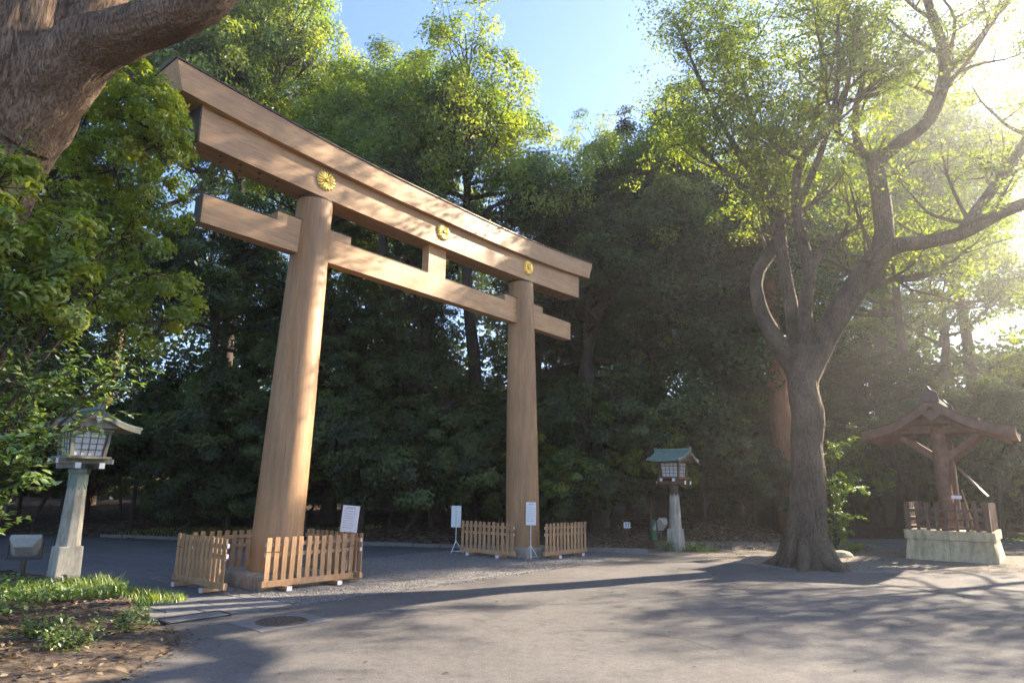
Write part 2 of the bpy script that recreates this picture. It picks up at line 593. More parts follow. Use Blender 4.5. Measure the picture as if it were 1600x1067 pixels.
def gravel_mat():
    m, n, l, b = new_mat('crushed_gravel')
    mp = mapped(n, l, (1, 1, 1))
    v = n.new('ShaderNodeTexVoronoi')
    v.inputs['Scale'].default_value = 26
    l.new(mp.outputs[0], v.inputs['Vector'])
    hs = n.new('ShaderNodeSeparateColor')
    l.new(v.outputs['Color'], hs.inputs[0])
    r = ramp(n, [(0.0, (0.10, 0.094, 0.086)), (0.5, (0.17, 0.16, 0.148)), (1.0, (0.27, 0.25, 0.225))])
    l.new(hs.outputs[0], r.inputs['Fac'])
    l.new(r.outputs['Color'], b.inputs['Base Color'])
    b.inputs['Roughness'].default_value = 0.9
    inv = n.new('ShaderNodeMath')
    inv.operation = 'SUBTRACT'
    inv.inputs[0].default_value = 1.0
    l.new(v.outputs['Distance'], inv.inputs[1])
    bump(n, l, inv.outputs[0], 0.8, 0.03, b)
    return m


M['gravel'] = gravel_mat()


def ground_mat():
    m, n, l, b = new_mat('forest_ground')
    mp = mapped(n, l, (1, 1, 1))
    at = n.new('ShaderNodeAttribute')
    at.attribute_name = 'bare'
    t = noise_tex(n, l, mp, 14, 8, 0.7)
    v = n.new('ShaderNodeTexVoronoi')
    v.inputs['Scale'].default_value = 11
    l.new(mp.outputs[0], v.inputs['Vector'])
    sc = n.new('ShaderNodeSeparateColor')
    l.new(v.outputs['Color'], sc.inputs[0])
    lit = ramp(n, [(0.0, (0.035, 0.024, 0.016)), (0.55, (0.085, 0.056, 0.035)), (1.0, (0.20, 0.14, 0.09))])
    l.new(sc.outputs[0], lit.inputs['Fac'])
    v2 = n.new('ShaderNodeTexVoronoi')
    v2.inputs['Scale'].default_value = 38
    l.new(mp.outputs[0], v2.inputs['Vector'])
    sc2 = n.new('ShaderNodeSeparateColor')
    l.new(v2.outputs['Color'], sc2.inputs[0])
    dirt = ramp(n, [(0.0, (0.15, 0.125, 0.10)), (0.6, (0.235, 0.20, 0.165)), (1.0, (0.36, 0.32, 0.27))])
    l.new(sc2.outputs[0], dirt.inputs['Fac'])
    nz = noise_tex(n, l, mp, 1.4, 5, 0.65)
    mm = n.new('ShaderNodeMath')
    mm.operation = 'MULTIPLY_ADD'
    mm.inputs[1].default_value = 0.9
    mm.inputs[2].default_value = -0.45
    l.new(nz.outputs['Fac'], mm.inputs[0])
    ad = n.new('ShaderNodeMath')
    ad.operation = 'ADD'
    ad.use_clamp = True
    l.new(mm.outputs[0], ad.inputs[0])
    l.new(at.outputs['Fac'], ad.inputs[1])
    l.new(mix_col(n, l, ad.outputs[0], lit.outputs['Color'], dirt.outputs['Color']), b.inputs['Base Color'])
    b.inputs['Roughness'].default_value = 0.95
    b.inputs['Specular IOR Level'].default_value = 0.15
    bump(n, l, t.outputs['Fac'], 0.7, 0.03, b)
    return m


M['ground'] = ground_mat()

# ------------------------------------------------------------------ site frame: torii axis A, front normal N
YAW = R(50.815)
A = Vector((math.cos(YAW), math.sin(YAW), 0))
N = Vector((math.sin(YAW), -math.cos(YAW), 0))
TC = Vector((-2.128, 16.78, 0))


def site(a, n, z=0.0):
    return TC + A * a + N * n + Vector((0, 0, z))


def in_poly(x, y, poly):
    c = False
    j = len(poly) - 1
    for i in range(len(poly)):
        xi, yi = poly[i][0], poly[i][1]
        xj, yj = poly[j][0], poly[j][1]
        if (yi > y) != (yj > y) and x < (xj - xi) * (y - yi) / (yj - yi) + xi:
            c = not c
        j = i
    return c


def densify(poly, step, jit, g=None):
    out = []
    for i in range(len(poly)):
        p, q = Vector(poly[i][:2]), Vector(poly[(i + 1) % len(poly)][:2])
        L = (q - p).length
        k = max(1, min(60, int(L / step)))
        for j in range(k):
            s = p.lerp(q, j / k)
            d = Vector((mnoise.noise(Vector((s.x * 1.3, s.y * 1.3, 3))), mnoise.noise(Vector((s.x * 1.3, s.y * 1.3, 9))))) * jit
            d += Vector((mnoise.noise(Vector((s.x * 6, s.y * 6, 3))), mnoise.noise(Vector((s.x * 6, s.y * 6, 9))))) * jit * 0.5
            out.append((s.x + d.x, s.y + d.y))
    return out


def sheet(name, poly, z, mat, thick=0.12, step=0.4, jit=0.03):
    pts = densify(poly, step, jit) if jit > 0 else [(p[0], p[1]) for p in poly]
    bm = bmesh.new()
    top = [bm.verts.new((x, y, z)) for x, y in pts]
    bot = [bm.verts.new((x, y, z - thick)) for x, y in pts]
    f = bm.faces.new(top)
    f.normal_update()
    for i in range(len(pts)):
        j = (i + 1) % len(pts)
        bm.faces.new((top[i], top[j], bot[j], bot[i]))
    bmesh.ops.recalc_face_normals(bm, faces=bm.faces)
    f.normal_update()
    if f.normal.z < 0:
        bmesh.ops.reverse_faces(bm, faces=bm.faces)
    bmesh.ops.triangulate(bm, faces=[f])
    me = bpy.data.meshes.new(name)
    bm.to_mesh(me)
    bm.free()
    me.materials.append(mat)
    o = link(bpy.data.objects.new(name, me))
    return tag(o, kind='structure')


n236 = lambda a, n=2.34: tuple(site(a, n)[:2])
PLAZA = [(-3.7, -40), (-3.72, 4), (-3.85, 7.0), (-3.95, 8.2), (-4.12, 8.8), (-4.45, 9.25), (-4.96, 9.74), (-5.25, 10.0),
         n236(-7.0), n236(-5.2), n236(0), n236(3), n236(5.6), (4.2, 20.75), (5.2, 20.4), (6.3, 18.6), (6.9, 17.35),
         (8.5, 17.0), (10.5, 17.1), (13, 17.35), (20, 18.2), (45, 21), (45, -40)]
PATH = [(-5.25, 10.0), (-6.0, 11.0), (-7.0, 12.2), (-9.6, 13.9), (-13, 15.8), (-25, 19.5), (-45, 23), (-45, 31), (-25, 26.2),
        (-14.5, 24.2), (-8, 22.9), (-4, 22.45), (0.5, 21.65), (2.4, 21.35), (4.2, 20.75), n236(5.6), n236(0), n236(-5.2), n236(-7.0)]
BACKPATH = [(10.6, 23.4), (12.0, 23.2), (15, 24.0), (19, 25.4), (45, 29), (45, 37), (19, 30.0), (13.5, 28.6), (11.0, 26.8)]
sheet('plaza_asphalt', PLAZA, 0.004, M['asphalt'], step=0.35, jit=0.04)
sheet('path', PATH, 0.0, M['path'], step=0.5, jit=0.03)
sheet('back_path', BACKPATH, 0.010, M['path'], step=0.5, jit=0.05)
GRAVEL = [n236(-5.0, 2.42), n236(5.4, 2.42), n236(5.6, -2.4), n236(-5.3, -2.4), n236(-5.3, 0.9), n236(-5.0, 0.9)]
gravel = sheet('gravel', GRAVEL, 0.010, M['gravel'], step=0.25, jit=0.09)


def ground_h(x, y):
    paved = in_poly(x, y, PLAZA) or in_poly(x, y, PATH) or in_poly(x, y, BACKPATH)
    if paved:
        return -0.05
    z = 0.02 + 0.04 * mnoise.noise(Vector((x * 0.6, y * 0.6, 0))) + 0.015 * mnoise.noise(Vector((x * 3, y * 3, 5)))
    far = max(0.0, y - 22.6 - 0.15 * max(0, -x - 4))
    if x < 10:
        z += 0.75 * (1 - math.exp(-far / 3.0)) + 0.5 * max(0, mnoise.noise(Vector((x * 0.16, y * 0.16, 2)))) * min(1, far / 3)
    d = math.hypot(x, y)
    if d > 58 and y > 5:
        z += (1 - math.exp(-(d - 58) / 40)) * 14
    if x < -3.6 and y < 14 + 0.35 * (-x - 6):
        z += 0.10 * min(1.0, (-3.6 - x) / 2.0)
    return z


def build_ground():
    xs = np.concatenate([np.linspace(-240, -62, 10), np.linspace(-60, -16, 45), np.linspace(-15.7, 20, 170), np.linspace(21, 60, 40), np.linspace(62, 240, 10)])
    ys = np.concatenate([np.linspace(-120, -12, 12), np.linspace(-10, 4, 20), np.linspace(4.2, 34, 150), np.linspace(35, 80, 46), np.linspace(84, 260, 10)])
    V = np.zeros((len(ys), len(xs), 3), np.float32)
    bare = np.zeros((len(ys), len(xs)), np.float32)
    for j, y in enumerate(ys):
        for i, x in enumerate(xs):
            V[j, i] = (x, y, ground_h(float(x), float(y)))
            island = (3.2 < x < 40) and (16 < y < 23.6 + 0.12 * max(0, x - 10)) and not (x < 5 and y > 22.4)
            bed = x < -3.5 and y < 12
            bare[j, i] = 1.0 if island else (0.22 if bed and x > -6 else (0.12 if bed else 0.0))
    nx = len(xs)
    J, I = np.meshgrid(np.arange(len(ys) - 1), np.arange(nx - 1), indexing='ij')
    b = (J * nx + I).ravel()
    F = np.stack([b, b + 1, b + nx + 1, b + nx], axis=1)
    me = mesh_np('ground', V.reshape(-1, 3), F)
    at = me.attributes.new('bare', 'FLOAT', 'POINT')
    at.data.foreach_set('value', bare.ravel())
    me.polygons.foreach_set('use_smooth', [True] * len(me.polygons))
    me.materials.append(M['ground'])
    return tag(link(bpy.data.objects.new('ground', me)), kind='structure')


build_ground()

# kerb stones along the far side of the path
def kerb(name, pts, h, w, length=0.9):
    root = empty(name, pts[0] + (0,))
    tag(root, kind='structure')
    me = MB().box((0, 0, h / 2 - 0.04), (length - 0.015, w, h + 0.08)).mesh('kerb_stone', 0.015)
    me.materials.append(M['paver'])
    for p, q in zip(pts[:-1], pts[1:]):
        p, q = Vector(p), Vector(q)
        k = max(1, round((q - p).length / length))
        for i in range(k):
            s = p.lerp(q, (i + .5) / k)
            ang = math.atan2(q.y - p.y, q.x - p.x)
            inst('kerb_stone', me, root, (s.x - pts[0][0], s.y - pts[0][1], random.uniform(-.008, .008)),
                 (0, 0, ang + random.uniform(-.012, .012)), ((q - p).length / k / length, 1, 1))
    return root


kerb('kerb', [(-14.5, 24.3), (-8, 23.0), (-4, 22.55), (0.5, 21.75), (1.8, 21.5)], 0.11, 0.16)
kerb('kerb', [(2.3, 21.55), (4.3, 21.15)], 0.13, 0.2, 1.0)

# stone paving and drain covers left of the gravel
pav = empty('stone_pavement', tuple(site(-7, 1.6)[:2]) + (0,), YAW)
tag(pav, kind='structure')
for row, (n0, n1) in enumerate(((0.95, 1.62), (1.64, 2.31))):
    a = -1.15 + row * 0.23
    while a < 1.85:
        L = random.uniform(0.62, 0.82)
        e = min(a + L, 1.95)
        me_ = MB().box(((a + e) / 2, -((n0 + n1) / 2 - 1.6), -0.035 + random.uniform(-.003, .003)), (e - a - 0.022, n1 - n0 - 0.02, 0.11))
        me_.build('paving_stone', M['paver'], pav, 0.008)
        a = e
MB().box((0.35, -1.05 + 0.35, 0.026), (0.86, 0.34, 0.012)).build('drain_cover', M['paver'], pav, 0.003)
for s in (-1, 1):
    MB().box((0.35 + s * 0.46, -0.70, 0.027), (0.045, 0.42, 0.016)).build('drain_slot', M['black'], pav)
MB().box((0.35, -0.495, 0.027), (0.87, 0.04, 0.016)).build('drain_slot', M['black'], pav)

def seam(pts, w, seed):
    g = np.random.default_rng(seed)
    P = smooth_path([(x, y, 0, w) for x, y in pts], 14)
    L_, R_ = [], []
    for i in range(len(P)):
        T = unit(P[min(i + 1, len(P) - 1), :2] - P[max(i - 1, 0), :2])
        n_ = np.array([-T[1], T[0]])
        c = P[i, :2] + n_ * g.normal() * .012
        k = w * g.uniform(.4, 1.2)
        L_.append((*(c + n_ * k), 0.0085))
        R_.append((*(c - n_ * k), 0.0085))
    V = np.array(L_ + R_)
    m = len(L_)
    F = np.array([(i, i + 1, m + i + 1, m + i) for i in range(m - 1)])
    me = mesh_np('asphalt_seam', V, F)
    me.materials.append(M['black'])
    tag(link(bpy.data.objects.new('asphalt_seam', me)), kind='structure')


seam([(4.3, 10.9), (5.0, 10.7), (5.7, 10.4), (6.6, 10.0), (7.3, 9.5), (8.5, 8.8)], 0.010, 1)
seam([(0.7, 9.6), (1.2, 9.75), (1.9, 9.6), (2.3, 9.3), (2.6, 8.7)], 0.007, 2)
seam([(-1.6, 11.2), (-0.9, 10.9), (-0.2, 11.1), (0.6, 10.8)], 0.006, 3)
# manhole
mh = empty('manhole_cover', (-3.24, 10.05, 0.004), YAW)
tag(mh, 'round rusty iron manhole cover in a concrete pad on the asphalt', 'manhole cover')
MB().box((0, 0, 0.0), (1.15, 0.86, 0.012)).build('concrete_pad', M['paver'], mh, 0.003)
MB().lathe([(0.365, 0.0), (0.365, 0.011), (0.33, 0.013), (0.325, 0.010)], 40).build('cover_ring', M['iron'], mh)
cv = MB().lathe([(0.322, 0.0), (0.322, 0.014), (0.31, 0.016)], 40)
for rr in (0.08, 0.15, 0.22, 0.285):
    k = int(rr * 80)
    for i in range(k):
        t_ = 2 * math.pi * i / k
        cv.box((rr * math.cos(t_), rr * math.sin(t_), 0.019), (0.035, 0.035, 0.008), Matrix.Rotation(t_, 3, 'Z'))
cv.build('cover_plate', M['iron'], mh)

# ------------------------------------------------------------------ torii
def build_torii():
    t = empty('torii_gate', TC, YAW)
    tag(t, 'huge pale cypress torii gate with three gold chrysanthemum crests', 'torii gate')
    pil0, pil1, zt = 4.0, 3.77, 8.186
    for s in (-1, 1):
        prof, segs, n = [], 26, 56
        mb = MB()
        secs = []
        for j in range(segs + 1):
            f = j / segs
            z = 0.24 + (zt - 0.24) * f
            r = 0.495 + (0.385 - 0.495) * f + 0.012 * math.sin(math.pi * f)
            cx = s * (pil0 + (pil1 - pil0) * f)
            secs.append([(cx + r * math.cos(2 * math.pi * i / n), r * math.sin(2 * math.pi * i / n), z) for i in range(n)])
        mb.sweep(secs)
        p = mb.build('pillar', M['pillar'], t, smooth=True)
        # thin dark copper collar under the beam
        cxt = s * pil1
        MB().lathe([(0.392, 8.14), (0.396, 8.15), (0.396, 8.172), (0.392, 8.178)], 48, (cxt, 0, 0)).build('collar', M['dark_copper'], p)
        # stone plinth of four blocks with rounded shoulders
        e = 0.72
        for qx in (-1, 1):
            for qy in (-1, 1):
                b = MB().box((s * pil0 + qx * e / 2, qy * e / 2, 0.115), (e - 0.012, e - 0.012, 0.33))
                b.build('plinth_stone', M['plinth'], t, 0.075, True, seg=4)
    # lower tie beam
    zb, zn, an, dn = 6.81, 7.395, 6.32, 0.14
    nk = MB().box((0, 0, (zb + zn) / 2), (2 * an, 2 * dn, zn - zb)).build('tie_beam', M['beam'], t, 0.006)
    for s in (-1, 1):
        MB().box((s * (an + 0.006), 0, (zb + zn) / 2), (0.014, 2 * dn + 0.01, zn - zb + 0.01)).build('end_cap', M['dark_copper'], nk)
        # wedges on the beam on both sides of the pillar
        for a0, a1 in ((2.83, 3.45), (4.10, 4.736)):
            w = MB().box((s * (a0 + a1) / 2, 0, zn + 0.097), (a1 - a0, 2 * dn - 0.004, 0.19)).build('wedge', M['beam'], t, 0.005)
            MB().box((s * (a0 + a1) / 2, 0, zn + 0.20), (a1 - a0 + .02, 2 * dn + 0.02, 0.014)).build('wedge_cap', M['dark_copper'], w)
    for x0, x1 in ((-an, -4.75), (-2.815, -0.36), (0.36, 2.815), (4.75, an)):
        MB().box(((x0 + x1) / 2, 0, zn + 0.006), (x1 - x0, 2 * dn + 0.02, 0.012)).build('beam_capping', M['dark_copper'], nk)
    MB().box((0, 0, 7.80), (0.64, 0.25, 0.80)).build('centre_strut', M['beam'], t, 0.006)
    # upper beams with upward curving ends

    def rise(a, k):
        return k * max(0.0, (abs(a) - 1.0) / 6.0) ** 2.0

    def curved(half0, half1, z0, z1, k0, k1, d0, d1, nseg=48, dz=0.0):
        """half-length at bottom / top, z, rise, half-depth at bottom / top"""
        secs = []
        for j in range(nseg + 1):
            f = -1 + 2 * j / nseg
            ab, at_ = f * half0, f * half1
            secs.append([(ab, -d0, z0 + rise(ab, k0)), (at_, -d1, z1 + rise(at_, k1)), (at_, d1, z1 + rise(at_, k1)), (ab, d0, z0 + rise(ab, k0))])
        return MB().sweep(secs)
    sh = curved(6.60, 6.62, 8.18, 8.86, 0.165, 0.25, 0.30, 0.30).build('under_lintel', M['beam'], t, 0.006)
    ks = curved(7.08, 7.25, 8.862, 9.40, 0.25, 0.27, 0.44, 0.46).build('top_lintel', M['beam'], t, 0.006)
    # sloping copper roof on the top lintel
    secs = []
    for j in range(49):
        f = -1 + 2 * j / 48
        a_ = f * 7.275
        zz = 9.402 + rise(a_, 0.27)
        secs.append([(a_, -0.485, zz), (a_, -0.485, zz + 0.03), (a_, 0, zz + 0.16), (a_, 0.485, zz + 0.03), (a_, 0.485, zz)])
    MB().sweep(secs).build('copper_roof', M['dark_copper'], ks)
    for s in (-1, 1):
        r1 = rise(6.6, 0.165)
        MB().sweep([[(s * 6.612, -0.306, 8.175 + r1), (s * 6.632, -0.306, 8.865 + rise(6.6, .25)), (s * 6.632, 0.306, 8.865 + rise(6.6, .25)), (s * 6.612, 0.306, 8.175 + r1)],
                    [(s * 6.630, -0.306, 8.175 + r1), (s * 6.650, -0.306, 8.865 + rise(6.6, .25)), (s * 6.650, 0.306, 8.865 + rise(6.6, .25)), (s * 6.630, 0.306, 8.175 + r1)]]
                   ).build('end_cap', M['dark_copper'], sh)
        # vent holes on the underside near each end
        for i in range(4):
            for q in (-1, 1):
                a_ = s * (4.75 + i * 0.42)
                MB().lathe([(0.035, -0.004), (0.035, 0.004)], 12, (a_ + q * 0.06, q * 0.12, 8.18 + rise(a_, 0.165) - 0.001)).build('vent_hole', M['black'], sh)
    # gold chrysanthemum crests: 16 round-ended petals round a boss
    mb = MB()
    secn = 7
    for i in range(16):
        th = 2 * math.pi * i / 16
        ring = []
        prof = [(0.035, 0.006), (0.09, 0.018), (0.15, 0.030), (0.20, 0.038), (0.228, 0.030), (0.240, 0.008)]
        vs, fs = [], []
        for r, wdt in prof:
            for k in range(secn):
                u = -1 + 2 * k / (secn - 1)
                hgt = 0.012 + 0.030 * math.sqrt(max(0, 1 - u * u)) * (0.5 + 0.5 * min(1, r / .15)) * (1 if r < 0.22 else 0.6 if r < .235 else .2)
                x_, y_ = r * math.cos(th) - u * wdt * math.sin(th), r * math.sin(th) + u * wdt * math.cos(th)
                vs.append((x_, -hgt, y_))
        for j in range(len(prof) - 1):
            for k in range(secn - 1):
                fs.append((j * secn + k, j * secn + k + 1, (j + 1) * secn + k + 1, (j + 1) * secn + k))
        mb.add(vs, fs)
    vs = [(0.235 * math.cos(2 * math.pi * i / 48), -0.008, 0.235 * math.sin(2 * math.pi * i / 48)) for i in range(48)]
    vs += [(x_, 0.0, z_) for x_, y_, z_ in vs]
    mb.add(vs, [tuple(range(48))] + [(i, (i + 1) % 48, 48 + (i + 1) % 48, 48 + i) for i in range(48)])
    cme = mb.mesh('crest', 0, True)
    cme.materials.append(M['gold'])
    bme = MB().lathe([(0.046, 0), (0.044, 0.02), (0.03, 0.034), (0.008, 0.04)], 20).mesh('boss', 0, True)
    bme.materials.append(M['gold'])
    for a_ in (-3.74, 0, 3.74):
        c = inst('crest', cme, t, (a_, -0.303, 8.60 + (0.02 if a_ else 0.0)))
        inst('crest_boss', bme, c, (0, -0.03, 0), (R(90), 0, 0))
    return t


build_torii()

# ------------------------------------------------------------------ picket fences
FL, FH = 1.95, 0.95
_pk = MB().box((0, 0, 0.41), (0.096, 0.022, 0.82)).mesh('picket', 0.003); _pk.materials.append(M['fence'])
_rl = MB().box((0, 0, 0), (FL - 0.04, 0.03, 0.07)).mesh('rail', 0.003); _rl.materials.append(M['fence'])
_bm = MB().box((0, 0, 0), (FL + 0.06, 0.075, 0.11)).mesh('base_beam', 0.006); _bm.materials.append(M['fence'])
_ft = MB().box((0, 0, 0), (0.10, 0.44, 0.075)).mesh('foot', 0.012); _ft.materials.append(M['fence'])
_tp = MB().box((0, 0, 0), (0.104, 0.008, 0.078)).mesh('white_end', 0.0); _tp.materials.append(M['white'])
_te = MB().box((0, 0, 0), (0.008, 0.034, 0.072)).mesh('white_end', 0.0); _te.materials.append(M['white'])


def fence(p, ang, label):
    """p: middle of the panel on the ground, ang: direction of its length; pickets on the local -y side"""
    t = empty('picket_fence', p, ang)
    tag(t, label, 'fence', 'picket fence panels round the torii pillars')
    for i in range(12):
        x = -FL / 2 + 0.06 + i * (FL - 0.12) / 11
        inst('picket', _pk, t, (x + random.uniform(-.006, .006), -0.034, 0.125 + random.uniform(-.008, .008)), (0, random.uniform(-.014, .014), 0))
    for z in (0.82, 0.64):
        r_ = inst('rail', _rl, t, (0, -0.006, z))
        inst('white_end', _te, r_, (-(FL - 0.04) / 2 - 0.004, 0, 0))
        inst('white_end', _te, r_, ((FL - 0.04) / 2 + 0.004, 0, 0))
    inst('base_beam', _bm, t, (0, -0.012, 0.135))
    for s in (-1, 1):
        f_ = inst('foot', _ft, t, (s * 0.55, -0.01, 0.048))
        inst('white_end', _tp, f_, (0, -0.222, 0))
    # diagonal stays behind
    for s in (-1, 1):
        MB().tube([(s * 0.55, 0.19, 0.07), (s * 0.55, 0.02, 0.60)], [0.016, 0.016], 6).build('stay', M['fence'], t)
    MB().tube([(-FL / 2 - 0.02, -0.05, 0.70), (-FL / 2 + 0.3, -0.052, 0.695)], [0.006, 0.006], 5).build('tie_wire', M['rope'], t)
    MB().tube([(FL / 2 - 0.25, -0.052, 0.695), (FL / 2 + 0.02, -0.05, 0.71)], [0.006, 0.006], 5).build('tie_wire', M['rope'], t)
    return t


def fence2(p, q, label, flip=False):
    p, q = Vector((*p, 0.01)), Vector((*q, 0.01))
    d = q - p
    fence((p + q) / 2, math.atan2(d.y, d.x) + (math.pi if flip else 0), label)


fence2((-4.47, 12.55), (-3.20, 14.04), 'sunlit picket fence panel in front of the nearer torii pillar')
fence2((-6.5, 13.5), (-5.0, 12.25), 'picket fence panel seen in shade at the left side of the nearer pillar')
fence2((-6.38, 13.78), (-5.12, 15.28), 'picket fence panel behind the nearer pillar, on its left', True)
fence2((-4.55, 15.26), (-3.03, 14.04), 'picket fence panel behind the nearer pillar, beside the tilted white notice', True)
fence2((-1.38, 20.05), (0.14, 18.86), 'dim picket fence panel at the left of the farther torii pillar')
fence2((0.98, 18.98), (2.28, 20.44), 'sunlit picket fence panel right of the farther torii pillar')

# ------------------------------------------------------------------ notice stands
def text_lines(mb, w, h, n, y, cols=1):
    for i in range(n):
        z = h / 2 - 0.07 - i * (h - 0.12) / n
        L = w * random.uniform(0.45, 0.78)
        mb.box((-(w * 0.8 - L) / 2, y, z), (L, 0.002, 0.010))


def notice(p, rz, board_w, board_h, top, label, tilt=0.0, back=False):
    t = empty('notice_stand', p, rz)
    tag(t, label, 'notice stand', 'white notice stands at the torii')
    b = MB().box((0, 0, 0), (board_w, 0.012, board_h)).build('board', M['white'], t, 0.002, loc=(0, -0.02, top - board_h / 2), rot=(0, tilt, 0))
    tx = MB()
    if not back:
        text_lines(tx, board_w, board_h, 9, -0.008)
        tx.box((0, -0.008, board_h / 2 - 0.045), (board_w * 0.5, 0.002, 0.022))
        tx.build('printed_text', M['print'], b)
    else:
        MB().box((0, -0.012, 0), (0.02, 0.012, board_h * 0.96)).build('back_bar', M['steel'], b)
    MB().tube([(0, 0, 0.28), (0, 0, top - 0.04)], [0.012, 0.012], 8).build('pole', M['white'], t)
    for k in range(3):
        an = k * 2 * math.pi / 3 + 0.5
        MB().tube([(0, 0, 0.36), (0.24 * math.cos(an), 0.24 * math.sin(an), 0.02)], [0.010, 0.010], 6).build('leg', M['white'], t)
    MB().tube([(0.20 * math.cos(.5), 0.20 * math.sin(.5), 0.05), (0.20 * math.cos(.5 + 2.094), 0.20 * math.sin(.5 + 2.094), 0.05)], [0.008, 0.008], 6).build('stretcher', M['white'], t)
    return t


notice((-3.46, 14.75, 0.01), R(8), 0.36, 0.56, 1.48, 'tilted white notice on a stand beside the nearer pillar fence', R(4))
notice((-1.58, 20.25, 0.01), R(-28), 0.34, 0.62, 1.36, 'white notice stand seen from behind, left of the farther pillar fence', 0, True)
notice((0.60, 18.95, 0.01), R(2), 0.28, 0.62, 1.52, 'white notice on a tripod in front of the farther torii pillar')

# number plate and green marker by the far lantern
t = empty('number_plate', (4.05, 23.4, 0.32), R(8))
tag(t, 'small white plate marked 11 on a peg at the forest edge', 'sign')
pl = MB().box((0, 0, 0.40), (0.24, 0.012, 0.20)).build('plate', M['white'], t, 0.002)
mb = MB()
for s in (-1, 1):
    mb.box((s * 0.045 + 0.008, -0.008, 0.40), (0.024, 0.003, 0.13))
    mb.box((s * 0.045 - 0.012, -0.008, 0.448), (0.03, 0.003, 0.02), Matrix.Rotation(R(-35), 3, 'Y'))
mb.build('numerals', M['black'], pl)
MB().box((0, 0.012, 0.14), (0.03, 0.02, 0.36)).build('peg', M['old_wood'], t)
t = empty('green_post', (5.0, 23.5, 0.25), 0)
tag(t, 'slim green marker post left of the far lantern', 'post')
MB().lathe([(0.10, 0), (0.095, 0.12), (0.075, 0.5), (0.05, 0.64), (0.03, 0.66)], 16).build('post_body', M['green_plastic'], t, smooth=True)
MB().lathe([(0.125, -0.02), (0.125, 0.03), (0.105, 0.045)], 16).build('post_foot', M['green_plastic'], t, smooth=True)

# ------------------------------------------------------------------ stone and wood lanterns
def roof_sections(half_len, half_w, z_eave, z_ridge, sag, thick, flare=0.0, npt=12, nlen=16, ends_up=0.0):
    """gable roof with concave slopes; ridge along local x, returns ring sections along x"""
    secs = []
    for j in range(nlen + 1):
        f = -1 + 2 * j / nlen
        x = f * half_len
        up = ends_up * abs(f) ** 3
        top = []
        for i in range(2 * npt + 1):
            g = -1 + 2 * i / (2 * npt)
            d = abs(g)
            z = z_ridge + (z_eave - z_ridge) * (d + sag * math.sin(math.pi * d) * 1.0) + up * (0.4 + 0.6 * d)
            top.append((x * (1 + flare * (1 - d)), g * half_w, z))
        bot = [(p[0], p[1], p[2] - thick) for p in reversed(top)]
        secs.append(top + bot)
    return secs


